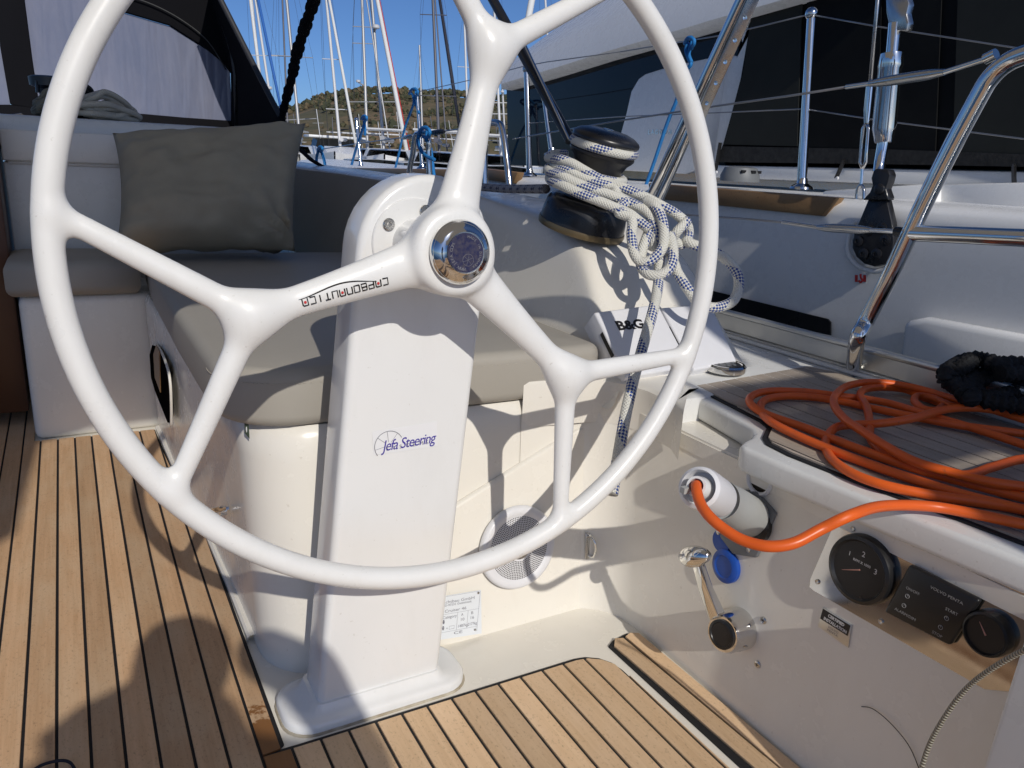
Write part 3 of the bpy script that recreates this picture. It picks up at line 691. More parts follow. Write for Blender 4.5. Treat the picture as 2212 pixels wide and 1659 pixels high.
# word mark, upside down, along the left spoke
def on_wheel(q):
    q = Vector(q); d = q - WC; a, c = d.dot(WU), d.dot(WV); lo_, hi_ = 0.0, 0.05
    for _ in range(26):
        m_ = (lo_ + hi_) / 2
        if wheel_sdf(np.array([a]), np.array([c]), np.array([m_]))[0] < 0: lo_ = m_
        else: hi_ = m_
    return wpt(a, c, lo_ + 0.0004)
wp = lambda px, py: P(px, py, pl=(WC + WNn * 0.016, WNn))
t0, t1 = wp(838, 599), wp(650, 648)
b = B()
uu = nurm(t1 - t0); vv = WNn.cross(uu)
L_ = (t1 - t0).length; pit_ = L_ / 12.0; hh_ = 0.0083; ww_ = pit_ * 0.70
dots = []
for i, chh in enumerate('CARBONAUTICA'):
    o_ = t0 + uu * (pit_ * (i + 0.15))
    if chh == 'A':
        dots.append(o_ + uu * (ww_ * 0.5) + vv * 0.0042)
        path = ((0, 0), (0, hh_), (ww_ * 0.85, hh_), (ww_, hh_ * 0.88), (ww_, 0))
    else:
        path = {'C': ((ww_, hh_), (0, hh_), (0, 0), (ww_, 0)), 'R': ((0, 0), (0, hh_), (ww_, hh_), (ww_, hh_ * .45), (0, hh_ * .45)), 'B': ((0, hh_ * .5), (0, hh_), (ww_ * .9, hh_), (ww_ * .9, hh_ * .55), (0, hh_ * .5), (ww_, hh_ * .5), (ww_, 0), (0, 0), (0, hh_ * .5)),
                'O': ((0, 0), (0, hh_), (ww_, hh_), (ww_, 0), (0, 0)), 'N': ((0, 0), (0, hh_), (ww_ * .85, hh_), (ww_, hh_ * .88), (ww_, 0)), 'U': ((0, hh_), (0, 0), (ww_, 0), (ww_, hh_)), 'T': ((ww_ * .5, 0), (ww_ * .5, hh_), (0, hh_), (ww_, hh_)), 'I': ((ww_ * .5, 0), (ww_ * .5, hh_))}[chh]
    b.tube([on_wheel(o_ + uu * x + vv * y) for x, y in path], 0.00092, 5)
pts = [t0 + uu * (L_ * s_) - vv * hgt for s_, hgt in ((0.14, -0.001), (0.25, 0.002), (0.38, 0.0055), (0.52, 0.0072), (0.66, 0.0062), (0.80, 0.0036), (0.93, 0.0012), (1.02, 0.0006))]
pl_ = [on_wheel(p) for p in spline(pts, 5)]
n_ = len(pl_); b.tube(pl_, [0.0003 + 0.0007 * math.sin(math.pi * i / (n_ - 1)) for i in range(n_)], 5)
b.build('lettering', M['ink'], wheel)
for o_ in dots:
    b = B(); b.lathe([(0.0018, 0), (0.0016, 0.0004), (0, 0.0004)], on_wheel(o_), WNn, 10); b.build('letter_dot', M['red'], wheel)

# ================================================================== PEDESTAL
PF = ((0.36, 1.0, 0.0), Vector((0, -1, 0.04)).normalized())                # its front plane
ped = thing('steering_pedestal', 'white rounded pedestal carrying the wheel, standing on the white floor pad', 'pedestal', (0.37, 1.03, 0))
def pedc(z): return 0.362 + 0.08 * z / 0.73
prof = []
for z in (0.012, 0.2, 0.45, 0.72): prof.append((pedc(z) + 0.101, z))
for a in range(10, 171, 10): prof.append((pedc(0.72) + 0.008 * math.sin(R_(a)) + 0.101 * math.cos(R_(a)), 0.72 + 0.103 * math.sin(R_(a))))
for z in (0.72, 0.45, 0.2, 0.012): prof.append((pedc(z) - 0.101, z))
b = B(); b.prism([Vector((x, 1.0 + 0.04 * z, z)) for x, z in prof], (0, 0.078, 0)); b.build('column', M['white'], ped, bevel=0.011, bseg=4, fixn=True, sharp=50)
def rrect(x0, x1, y0, y1, r, z, n=6):
    out = []
    for cx_, cy_, a0 in ((x1 - r, y1 - r, 0), (x0 + r, y1 - r, 90), (x0 + r, y0 + r, 180), (x1 - r, y0 + r, 270)):
        for i in range(n + 1): a = R_(a0 + 90 * i / n); out.append(Vector((cx_ + r * math.cos(a), cy_ + r * math.sin(a), z)))
    return out
b = B(); b.loft([rrect(0.213, 0.515, 0.976, 1.10, 0.045, 0.0005), rrect(0.213, 0.515, 0.976, 1.10, 0.045, 0.013), rrect(0.216, 0.512, 0.979, 1.097, 0.044, 0.017), rrect(0.222, 0.506, 0.985, 1.091, 0.04, 0.0185),
                 rrect(0.250, 0.476, 0.992, 1.085, 0.02, 0.022), rrect(0.258, 0.468, 0.997, 1.083, 0.015, 0.034)], closed=True)
b.build('base_flange', M['white'], ped, sharp=60)
b = B(); b.loft([rrect(0.210, 0.518, 0.973, 1.103, 0.047, 0.0), rrect(0.2115, 0.5165, 0.9745, 1.1015, 0.046, 0.0032)], closed=True); b.build('sealant_bead', mat('aged sealant', (0.30, 0.24, 0.16), 0.7, var=0.9, vscale=25, vcol=(0.62, 0.58, 0.48)), ped)
HC = Vector((WC.x - 0.008, 1.029, 0.7285)); HN = PF[1]
b = B(); b.lathe([(0.0625, 0.0), (0.0625, 0.0025), (0.061, 0.004), (0.05, 0.0045), (0.0, 0.0045)], HC, HN, 48); b.build('collar_plate', M['white'], ped, sharp=30)
b = B(); b.lathe([(0.034, 0.0), (0.033, 0.03), (0.033, 0.09), (0.0, 0.09)], HC, HN, 32); b.build('shaft_housing', M['white'], ped)
for a in (146, 262, 26, 72):
    u, v, n = frame(HN); p_ = HC - u * 0 + (Vector((1, 0, 0)) * math.cos(R_(a)) + Vector((0, 0, 1)) * math.sin(R_(a))) * 0.0475 + n * 0.0045
    b = B(); b.lathe([(0.0085, 0), (0.0085, 0.0018), (0.0075, 0.0026), (0.0035, 0.0026), (0.003, 0.0012), (0.0, 0.0010)], p_, n, 20); b.build('screw', M['steel'], ped, sharp=30)
pp = lambda px, py, o=0.0005: P(px, py, pl=(Vector(PF[0]) + PF[1] * o, PF[1]))
b = B(); b.prism([pp(803.7, 933), pp(943.7, 909.7), pp(945, 963), pp(807, 983)], PF[1] * 0.0002); film = b.build('sticker', M['film'], ped, fixn=True)
b = B(); su = nurm(pp(940, 942) - pp(822, 962)); sv = nurm(PF[1].cross(su))
letter(b, 'Jefa Steering', 0.0235, pp(826, 975), su, sv, width=(pp(941, 940) - pp(822, 970)).length, lift=0.0006, shear=0.28, space=0.88)
b.build('lettering', M['inkb'], film)
b = B()
for i, ch in enumerate('SYSTEMS'): letter(b, ch, 0.0085, pp(834 + i * 14.3, 973.5 - i * 2.35), su, sv, lift=0.0006)
cw_ = pp(840, 962); rwh = (pp(840, 962) - pp(809, 968)).length
b.tube([cw_ + PF[1] * 0.0006 + (su * math.cos(a) + sv * math.sin(a)) * rwh for a in np.linspace(R_(215), R_(25), 24)], 0.0005, 5)
for a in (190, 140, 95, 50): b.tube([cw_ + PF[1] * 0.0006 + (su * math.cos(R_(a)) + sv * math.sin(R_(a))) * rwh * 0.25, cw_ + PF[1] * 0.0006 + (su * math.cos(R_(a)) + sv * math.sin(R_(a))) * rwh], 0.0003, 4)
b.build('emblem', M['inkg'], film)

# ================================================================== CUSHIONS
def cushion(outline, z0, z1, r, dome=0.006):
    """rounded slab from a plan outline (counter-clockwise list of xy)"""
    n = len(outline); c = sum((Vector((x, y, 0)) for x, y in outline), Vector()) / n
    def ring(d, z):
        return [Vector((p.x, p.y, z)) for p in inset([Vector((x, y, 0)) for x, y in outline], d)]
    rings = []
    for i in range(6):
        a = R_(90 * i / 5); rings.append(ring(r * (1 - math.sin(a)), z0 + r * (1 - math.cos(a))))
    for i in range(6):
        a = R_(90 * i / 5); rings.append(ring(r * (1 - math.cos(a)), z1 - r * (1 - math.sin(a))))
    top = rings[-1]; bb = B()
    for s, dz in ((0.9, 0.6), (0.6, 1.0), (0.0001, 1.1)): rings.append([Vector((c.x + (p.x - c.x) * s, c.y + (p.y - c.y) * s, z1 + dome * dz)) for p in top])
    bb.loft(rings, closed=True); return bb
def arc(cx_, cy_, r, a0, a1, n=8): return [(cx_ + r * math.cos(R_(a0 + (a1 - a0) * i / n)), cy_ + r * math.sin(R_(a0 + (a1 - a0) * i / n))) for i in range(n + 1)]
z0, z1 = 0.420, 0.517
out = arc(0.30, 1.30, 0.125, 180, 270) + [(0.5, 1.176), (0.70, 1.172)] + arc(0.845, 1.20, 0.03, 270, 360, 4) + [(0.872, 1.6), (0.872, 2.2), (0.872, 2.60), (0.6, 2.62), (0.19, 2.62), (0.175, 2.2), (0.172, 1.7)]
cs = thing('seat_cushion', 'long taupe leatherette cushion on the starboard seat behind the pedestal', 'seat cushion', (0.5, 1.9, z0))
cushion(out, z0, z1, 0.02).build('cushion_body', M['cush'], cs, sharp=180)
b = B(); st = []
ol = [Vector((x, y, 0)) for x, y in arc(0.30, 1.30, 0.125, 175, 270, 16) + [(0.4, 1.1755), (0.5, 1.1755), (0.6, 1.1745), (0.70, 1.1725), (0.84, 1.170)]]
pathp = spline([p + Vector((0, 0, z1 - 0.022)) for p in ol], 6); L = 0; nx = 0
for a_, c_ in zip(pathp, pathp[1:]):
    L += (c_ - a_).length
    if L > nx:
        nx += 0.0085; d = (c_ - a_).normalized(); nn_ = Vector((d.y, -d.x, 0)); m_ = a_ + nn_ * 0.0006; b.tube([m_ - d * 0.0024, m_ + d * 0.0024], 0.0007, 5)
stuff(b.build('stitching', mat('cream thread', (0.42, 0.39, 0.33), 0.7), cs))
fc = thing('seat_cushion', 'shaded taupe cushion on the white block at the far left', 'seat cushion', (0.0, 2.6, z0))
cushion([(-0.165, 2.455), (0.165, 2.455), (0.165, 2.735), (-0.165, 2.735)], z0, z1 + 0.004, 0.028).build('cushion_body', M['cush'], fc, sharp=180)
# backrest pad lying against the inner face of the coaming
bp0, bp1 = Vector((0.862, 1.5, 0.517)), Vector((0.945, 1.5, 0.76)); BN = Vector((0, 1, 0)).cross(bp1 - bp0).normalized()
if BN.x > 0: BN = -BN
bk = lambda px, py, o=0.034: P(px, py, pl=(bp0 + BN * o, BN))
poly = [bk(640, 364), bk(740, 376), bk(830, 391), bk(885, 404), bk(900, 420), bk(910, 520), bk(900, 620), bk(830, 600), bk(640, 545)]
pf = [bk(560, 520), bk(560, 350)]
bt = thing('backrest_cushion', 'taupe backrest pad along the coaming, between the pillow and the pedestal', 'backrest cushion', (0.9, 2.0, 0.52))
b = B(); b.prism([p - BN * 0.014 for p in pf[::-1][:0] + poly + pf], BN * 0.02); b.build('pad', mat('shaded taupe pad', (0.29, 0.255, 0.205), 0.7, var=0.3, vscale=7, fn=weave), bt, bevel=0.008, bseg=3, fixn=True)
# scatter pillow
pw = tag(None or (lambda: None)() or bpy.data.objects.new('pillow', None), 'rumpled taupe scatter pillow with pointed corners leaning in the seat corner', 'pillow'); bpy.data.objects.remove(pw)
def pillow():
    cor = {(0, 1): P(243, 287, y=2.62), (1, 1): P(660, 266, y=2.56), (1, 0): P(637, 543, y=2.36), (0, 0): P(250, 540, y=2.40)}
    n = 44; bb = B(); fr = {}; nrm_ = (cor[(1, 0)] - cor[(0, 0)]).cross(cor[(0, 1)] - cor[(0, 0)]).normalized()
    if nrm_.y > 0: nrm_ = -nrm_
    rng = lambda i: i / n * 2 - 1
    for side in (1, -1):
        vs = []
        for i in range(n + 1):
            for j in range(n + 1):
                s, t = rng(i), rng(j)
                pin_s = s * (1 - 0.085 * (1 - t * t) ** 1.0) if True else s
                ss = s * (1 - 0.10 * (1 - abs(s)) ** 0) if False else s
                e1 = 1 - 0.07 * (1 - t ** 2) * abs(s) ** 3; e2 = 1 - 0.09 * (1 - s ** 2) * abs(t) ** 3
                u, v = (s * e1 + 1) / 2, (t * e2 + 1) / 2
                p = cor[(0, 0)] * ((1 - u) * (1 - v)) + cor[(1, 0)] * (u * (1 - v)) + cor[(0, 1)] * ((1 - u) * v) + cor[(1, 1)] * (u * v)
                prof_ = max(0, (1 - s ** 4)) ** 0.55 * max(0, (1 - t ** 4)) ** 0.55
                th = 0.098 * prof_ * (1.0 - 0.22 * t)
                wv = mnoise.noise(Vector((s * 2.2, t * 3.0, side * 3))) * 0.024 + mnoise.noise(Vector((s * 5, t * 6, 5 + side))) * 0.010
                # gathered creases near the lower right corner
                d_ = math.hypot(s - 0.95, t + 0.9); cr = math.exp(-(d_ / 0.42) ** 2) * math.sin(13 * math.atan2(t + 0.95, s - 1.0) + 5 * d_) * 0.026
                vs.append(p + nrm_ * side * (th + (wv + cr) * min(1, prof_ * 2.2)))
        f = []
        for i in range(n):
            for j in range(n):
                q = [i * (n + 1) + j, (i + 1) * (n + 1) + j, (i + 1) * (n + 1) + j + 1, i * (n + 1) + j + 1]; f.append(q if side == 1 else q[::-1])
        bb.add(vs, f)
    return bb
tag(pillow().build('pillow', M['pillow'], fixn=True, sharp=180), 'rumpled taupe scatter pillow with pointed corners leaning in the seat corner', 'pillow')

# ================================================================== FITTINGS ON THE COAMING
WB = Vector((1.0, 1.46, 0.718)); WAX = Vector((0.1, -0.22, 1.0)).normalized()
wi = thing('sheet_winch', 'black self-tailing winch on the coaming, wrapped with white and blue rope', 'winch', WB)
b = B(); b.lathe([(0.097, -0.014), (0.099, -0.006), (0.098, 0.0), (0.0, 0.0)], WB, WAX, 48); b.build('base_plate', mat('tarnished bronze ring', (0.22, 0.17, 0.10), 0.4, metal=0.7, var=0.5, vscale=30), wi)
b = B(); b.lathe([(0.096, 0.0), (0.094, 0.02), (0.090, 0.042), (0.085, 0.050), (0.075, 0.054), (0.06, 0.056), (0.0, 0.056)], WB, WAX, 56); b.build('base_skirt', M['bmetal'], wi)
b = B(); b.lathe([(0.058, 0.054), (0.054, 0.066), (0.0515, 0.08), (0.051, 0.105), (0.053, 0.125), (0.060, 0.142), (0.068, 0.150), (0.0715, 0.155), (0.0715, 0.159), (0.062, 0.164), (0.0, 0.164)], WB, WAX, 48)
b.build('drum', M['bmetal'], wi)
b = B(); b.lathe([(0.060, 0.163), (0.060, 0.177), (0.071, 0.181), (0.0735, 0.184), (0.0735, 0.189), (0.071, 0.193), (0.060, 0.200), (0.045, 0.2045), (0.02, 0.206), (0.0, 0.206)], WB, WAX, 48); b.build('self_tailing_jaw', M['bmetal'], wi)
b = B(); b.lathe([(0.012, 0.2055), (0.012, 0.2075), (0.009, 0.2085), (0.0, 0.2085)], WB, WAX, 16); b.build('handle_socket', M['chrome'], wi)
RR = 0.0103
c1 = lambda x, y, t: T(1152 + .1654 * x, 230.4 + .1654 * y, t)
c2 = lambda x, y, t: T(1316.7 + .1984 * x, 356.6 + .1984 * y, t)
def ringpts(h, r, a0, a1, n=24, dh=0.0):
    u, v, n_ = frame(WAX); return [WB + n_ * (h + dh * i / n) + (u * math.cos(a0 + (a1 - a0) * i / n) + v * math.sin(a0 + (a1 - a0) * i / n)) * r for i in range(n + 1)]
rp = []
strands = [
  ringpts(0.171, 0.0665, 0, 2 * math.pi - 0.05),
  ringpts(0.112, 0.0605, 0, 2 * math.pi - 0.05), ringpts(0.094, 0.0605, 0, 2 * math.pi - 0.05), ringpts(0.0745, 0.0625, 0, 2 * math.pi - 0.05),
  spline([c1(420, 620, 1.76), c1(260, 625, 1.73), c1(200, 670, 1.69), c1(330, 680, 1.635), c1(500, 740, 1.615), c1(660, 830, 1.605), c1(820, 920, 1.60), c1(1000, 1000, 1.595), c2(160, 250, 1.585), c2(370, 340, 1.575), c2(560, 440, 1.565), c2(720, 530, 1.57), c2(830, 630, 1.58), c2(862, 720, 1.59), c2(845, 815, 1.59),
          c2(770, 868, 1.585), c2(700, 800, 1.575), c2(730, 730, 1.565), c2(800, 660, 1.565), c2(846, 600, 1.57)]),
  spline([c1(380, 760, 1.76), c1(240, 750, 1.72), c1(300, 790, 1.655), c1(450, 840, 1.62), c1(650, 930, 1.605), c1(850, 1000, 1.595), c1(1050, 1060, 1.59), c2(90, 330, 1.58), c2(200, 400, 1.57), c2(330, 460, 1.56), c2(430, 530, 1.55), c2(495, 640, 1.545), c2(520, 740, 1.545), c2(480, 850, 1.55), c2(460, 900, 1.56)]),
  spline([c1(330, 800, 1.75), c1(200, 800, 1.70), c1(210, 850, 1.64), c1(360, 900, 1.60), c1(550, 990, 1.585), c1(800, 1090, 1.575), c1(1000, 1150, 1.57), c1(1200, 1240, 1.565), c2(110, 470, 1.555), c2(230, 540, 1.545), c2(330, 620, 1.54), c2(440, 700, 1.535)]),
  spline([c1(350, 930, 1.75), c1(220, 920, 1.69), c1(240, 970, 1.63), c1(380, 1030, 1.59), c1(600, 1130, 1.57), c1(800, 1210, 1.56), c1(950, 1270, 1.555), c1(1150, 1360, 1.55), c2(100, 520, 1.545), c2(220, 570, 1.54), c2(250, 640, 1.535), c2(240, 760, 1.53), c2(262, 940, 1.525), c2(330, 1045, 1.52), c2(430, 1045, 1.515), c2(530, 970, 1.515), c2(585, 870, 1.52), c2(595, 720, 1.525), c2(565, 570, 1.53), c2(500, 450, 1.54), c2(400, 385, 1.56)]),
  spline([c2(430, 720, 1.55), c2(385, 840, 1.54), c2(350, 950, 1.535), c2(340, 1080, 1.53), c2(375, 1150, 1.52), c2(440, 1195, 1.51), c2(540, 1198, 1.505), c2(640, 1140, 1.505), c2(690, 1030, 1.51), c2(690, 900, 1.52), c2(660, 760, 1.54)]),
  spline([c2(560, 960, 1.545), c2(545, 1060, 1.535), c2(540, 1130, 1.53), c2(535, 1230, 1.52), c2(530, 1300, 1.50), c2(505, 1450, 1.475), c2(470, 1600, 1.45), T(1388, 750, 1.41), T(1366, 830, 1.37), T(1345, 930, 1.33), T(1322, 1068, 1.28)]),
  spline([c2(660, 960, 1.55), c2(710, 1090, 1.545), c2(745, 1180, 1.54), c2(860, 1360, 1.53), c2(960, 1490, 1.53), c2(1080, 1545, 1.53), c2(1200, 1545, 1.535), c2(1340, 1480, 1.54), c2(1402, 1350, 1.55), c2(1400, 1210, 1.555), c2(1330, 1090, 1.56), c2(1230, 1000, 1.565), c2(1100, 930, 1.565), c2(900, 860, 1.57), c2(830, 820, 1.58)]),
]
b = B()
for s in strands: b.tube(s, RR, 14)
tag(b.build('rope', M['rope'], sharp=180), 'white rope with blue flecks wound on the winch, knotted and hanging down behind the wheel', 'rope')
b = B(); b.tube([T(1322, 1064, 1.281), T(1320, 1074, 1.277), T(1319, 1078, 1.275)], 0.0085, 12)
# flat sheet leading forward from the winch
b2 = B(); b2.tube(spline([T(1180, 408, 1.72), T(1100, 408, 1.95), T(1040, 404, 2.15), T(900, 392, 2.9), T(780, 381, 3.9)]), 0.0105, 8)
tag(b2.build('sheet', M['roped'], sharp=180), 'flat grey line with dark marks running forward from the winch along the coaming', 'rope')

# instrument covers on the sloping end of the coaming
CP = (Vector((1.0, 1.26, 0.578)), Vector((0, -0.24 * 0 - 0.66, 0.75)).normalized())
cq = lambda px, py, o=0.0: P(px, py, pl=(CP[0] + CP[1] * o, CP[1]))
def cover(pxq, label, text=None):
    q = [cq(*p, o=0.016) for p in pxq]; c = sum(q, Vector()) / 4
    t = thing('instrument_cover', label, 'instrument cover', cq(sum(p[0] for p in pxq) / 4, sum(p[1] for p in pxq) / 4), 'white covers over the instruments beside the wheel')
    inner = [c + (p - c) * 0.955 for p in q]
    bb = B(); bb.loft([[p - CP[1] * 0.05 for p in q], [p - CP[1] * 0.002 for p in q], [p + CP[1] * 0.001 for p in inner]], closed=True); bb.build('cover_shell', M['plastic'], t, bevel=0.003, bseg=3, fixn=True)
    a, d = q[0], q[3]; m0, m1 = a + (d - a) * 0.30, a + (d - a) * 0.66; ex = (q[0] - q[1]).normalized()
    bb = B(); bb.prism([m0 + ex * 0.001 - CP[1] * 0.012, m1 + ex * 0.001 - CP[1] * 0.012, m1 + ex * 0.001 - CP[1] * 0.003, m0 + ex * 0.001 - CP[1] * 0.003], ex * 0.0012); bb.build('finger_slot', M['black'], t, fixn=True)
    if text:
        bb = B(); o_ = cq(1336, 713, 0.0175); letter(bb, text, 0.030, o_, cq(1391, 708, 0.0175) - o_, CP[1].cross(cq(1391, 708, 0.0175) - o_), width=(cq(1393, 708, 0.0175) - o_).length, bold=0.0011, lift=0.0003); bb.build('lettering', M['ink'], t)
cover([(1284, 674), (1421, 656), (1492, 792), (1353, 815)], 'white instrument cover marked B&G, left of the pair beside the wheel', 'B&G')
cover([(1429, 664), (1534, 656), (1592, 780), (1500, 800)], 'plain white instrument cover, right of the pair beside the wheel')

# round chrome fitting on the deck
jt = thing('deck_control', 'round chrome rimmed fitting with a dark spotted top on the deck by the helm seat', 'deck fitting', P(1567, 800, z=0.458))
jc = P(1567, 800, z=0.458)
b = B(); b.lathe([(0.040, 0.0), (0.041, 0.004), (0.0405, 0.011), (0.037, 0.0145), (0.0325, 0.0145), (0.031, 0.012), (0.0, 0.012)], jc, (0, 0, 1), 48); b.build('chrome_ring', M['chrome'], jt, sharp=30)
b = B(); b.lathe([(0.0308, 0.012), (0.029, 0.0142), (0.0, 0.0146)], jc, (0, 0, 1), 40); b.build('dark_cap', M['bmetal'], jt)
for i in range(7):
    a = i * 2 * math.pi / 6; r = 0.0165 if i < 6 else 0
    b = B(); b.lathe([(0.0042, 0.0142), (0.004, 0.0152), (0, 0.0152)], jc + Vector((math.cos(a) * r, math.sin(a) * r, 0)), (0, 0, 1), 14); b.build('button', M['dgrey'], jt)

# speaker on the aft wall
AW = lambda px, py, o=0.0175: P(px, py, pl=(Vector((0.5, 1.11, 0)) + WN * o, WN))
spk = thing('loudspeaker', 'round white marine loudspeaker with a perforated grille in the cream wall', 'loudspeaker', AW(1115, 1180)); sc_ = AW(1117, 1181)
k_ = (AW(1196, 1172) - AW(1036, 1190)).length / 2
b = B(); b.lathe([(k_, 0.0), (k_, 0.004), (k_ * 0.97, 0.0085), (k_ * 0.90, 0.011), (k_ * 0.80, 0.0095), (k_ * 0.775, 0.008)], sc_, WN, 56); b.build('bezel', M['plastic'], spk, sharp=60)
b = B(); b.lathe([(k_ * 0.78, 0.0078), (k_ * 0.5, 0.0105), (k_ * 0.27, 0.0118), (0.0, 0.012)], sc_, WN, 48); b.build('grille', M['plastic'], spk)
b = B(); b.lathe([(k_ * 0.265, 0.0118), (k_ * 0.25, 0.0128), (0, 0.0134)], sc_, WN, 32); b.build('tweeter', M['steel'], spk)
b = B(); u_, v_, n_ = frame(WN)
for i in range(11):
    r = k_ * (0.32 + 0.042 * i); m = int(2 * math.pi * r / (k_ * 0.046))
    for j in range(m):
        a = 2 * math.pi * (j + 0.5 * (i % 2)) / m; h = 0.0118 - 0.004 * ((r / k_ - 0.27) / 0.51) ** 1.3
        c = sc_ + (u_ * math.cos(a) + v_ * math.sin(a)) * r + n_ * (h + 0.0005); q = k_ * 0.0155
        b.add([c + u_ * q * math.cos(w) + v_ * q * math.sin(w) for w in (0, 1.047, 2.094, 3.142, 4.189, 5.236)], [[0, 1, 2, 3, 4, 5]])
stuff(b.build('grille_dots', M['black'], spk))  # flat black discs paint in the dark of the perforations

# builder's plate
bp = lambda px, py, o=0.019: AW(px, py, o)
TL, TR, BR_, BL = bp(905, 1296), bp(1039, 1274), bp(1040, 1368), bp(897, 1390)
pt = thing('builders_plate', 'silver white builder plate with printed table, low on the cream wall behind the pedestal', 'data plate', BL)
b = B(); b.prism([TL, TR, BR_, BL], WN * 0.0008); b.build('plate', M['label'], pt, fixn=True)
def onp(s, t): return TL + (TR - TL) * s + (BL - TL) * t + WN * 0.0012
pu, pv = (TR - TL), -(BL - TL)
b = B(); pw_ = (TR - TL).length
for txt, s, t, wd in (('Bavaria Yachtbau GmbH', 0.07, 0.185, 0.82), ('Bavariastra\u00dfe 1, D-97232 Giebelstadt', 0.07, 0.255, 0.78), ('BAVARIA Cruiser 46', 0.07, 0.40, 0.70), ('Category', 0.40, 0.545, 0.225), ('A', 0.70, 0.545, 0.035), ('B', 0.86, 0.545, 0.035),
                      ('10', 0.69, 0.66, 0.055), ('16', 0.85, 0.66, 0.055), ('1487kg', 0.655, 0.81, 0.16), ('2177kg', 0.825, 0.81, 0.15), ('CE', 0.60, 0.955, 0.14), ('+', 0.47, 0.81, 0.025)):
    h = 0.0075 if len(txt) < 25 else 0.0055
    letter(b, txt, h, onp(s, t), pu, pv, width=pw_ * wd, lift=0, extrude=0.00005)
b.build('lettering', M['inkg'], pt)
b = B()
for (s0, t0_), (s1, t1_) in (((0.05, 0.44), (0.99, 0.44)), ((0.05, 0.86), (0.99, 0.86)), ((0.64, 0.44), (0.64, 0.86)), ((0.81, 0.44), (0.81, 0.86)), ((0.02, 0.02), (0.985, 0.02)), ((0.985, 0.02), (0.985, 0.98))): b.tube([onp(s0, t0_), onp(s1, t1_)], 0.00022, 4)
for t in (0.655, 0.80):
    b.sphere(onp(0.42, t - 0.075), 0.0016, 8, 5, sc=(1, .2, 1)); b.tube([onp(0.42, t - 0.055), onp(0.42, t)], [0.0022, 0.0014], 6)
b.tube([onp(0.52, 0.74), onp(0.60, 0.74), onp(0.60, 0.81), onp(0.52, 0.81)], 0.0003, 4, closed=True)
b.build('ruled_lines', M['inkg'], pt)
for s, t in ((0.955, 0.06), (0.955, 0.94)):
    b = B(); b.lathe([(0.0024, 0), (0.002, 0.0008), (0, 0.001)], onp(s, t), WN, 12); b.build('rivet', M['steel'], pt)

# pad eye, wall fittings
pe = thing('pad_eye', 'small stainless pad eye with a loop on the cream wall right of the speaker', 'pad eye', AW(1272, 1200, 0.018))
b = B(); b.tube([AW(1271, 1152, 0.018), AW(1271, 1205, 0.018)], 0.0075, 12, flat=None); 
b = B(); q = [AW(1263, 1150, 0.017), AW(1279, 1148, 0.017), AW(1279, 1206, 0.017), AW(1263, 1208, 0.017)]; b.prism(q, WN * 0.003); b.build('plate', M['steel'], pe, bevel=0.0012, fixn=True)
b = B(); b.tube(spline([AW(1271, 1158, 0.02), AW(1277, 1160, 0.028), AW(1285, 1172, 0.036), AW(1287, 1188, 0.036), AW(1281, 1203, 0.028), AW(1272, 1200, 0.02)], 6), 0.0028, 10); b.build('loop', M['chrome'], pe)
for y in (1157, 1200):
    b = B(); b.lathe([(0.0035, 0), (0.003, 0.0012), (0, 0.0015)], AW(1271, y, 0.020), WN, 12); b.build('screw', M['steel'], pe)
tc = thing('turn_button', 'small polished turn button fastener on the inboard seat wall', 'fastener', P(489, 1098, x=0.207))
tp = lambda px, py, o: P(px, py, x=0.207) + Vector((-o, 0, 0))
b = B(); b.cyl(tp(489, 1102, 0), tp(489, 1102, 0.012), 0.009, 16); b.build('stem', M['chrome'], tc)
b = B(); b.tube(spline([tp(473, 1103, 0.014), tp(479, 1099, 0.016), tp(489, 1098, 0.018), tp(498, 1096, 0.016), tp(508, 1095, 0.013)], 5), [0.003] * 4 + [0.0058] * 13 + [0.003] * 4, 12); b.build('wing', M['chrome'], tc)
stk = thing('safety_sticker', 'small dark green sticker with a white drop on the seat corner', 'sticker', P(537, 925, x=0.245))
sp_ = lambda px, py: Vector((0.3329 + 0, 0, 0)) * 0 + P(px, py, pl=(Vector((0.245, 1.20, 0.4)), Vector((-0.8, -0.6, 0)).normalized())) + Vector((-0.8, -0.6, 0)) * 0.004
b = B(); b.prism([sp_(532, 905), sp_(541, 914), sp_(543, 946), sp_(533, 934)], Vector((-0.0004, -0.0003, 0))); b.build('backing', mat('green sticker', (0.05, 0.075, 0.05), 0.4), stk, fixn=True)
b = B(); b.sphere(sp_(537.5, 926) + Vector((-0.001, -0.0007, 0)), 0.004, 10, 6, sc=(0.3, 0.3, 1.3)); b.build('drop_mark', M['inkw'], stk)

# ================================================================== THROTTLE, SOCKET, ENGINE PANEL (on the helm side wall)
SN = SWP[1]
th = thing('throttle_lever', 'polished throttle lever with a wide grip rising from a round boss on the side wall', 'throttle', sw(1595, 1360))
b = B(); a0 = sw(1600, 1357, 0.0); ax_ = (SN + Vector((0, -0.12, 0.05))).normalized()
b.lathe([(0.034, 0.0), (0.033, 0.018), (0.031, 0.022), (0.031, 0.040), (0.028, 0.047), (0.0, 0.047)], a0, ax_, 40); b.build('boss', M['chrome'], th, sharp=40)
b = B(); b.lathe([(0.0235, 0.0468), (0.0235, 0.050), (0.0195, 0.051), (0.0185, 0.0495), (0.0, 0.0495)], a0, ax_, 32); b.build('boss_cap', M['black'], th, sharp=30)
e0 = sw(1589, 1338, 0.034); e1 = sw(1573, 1258, 0.050); e2 = sw(1566, 1195, 0.062)
ld = (e2 - e0).normalized(); lw = ld.cross(SN).normalized()
rings = []
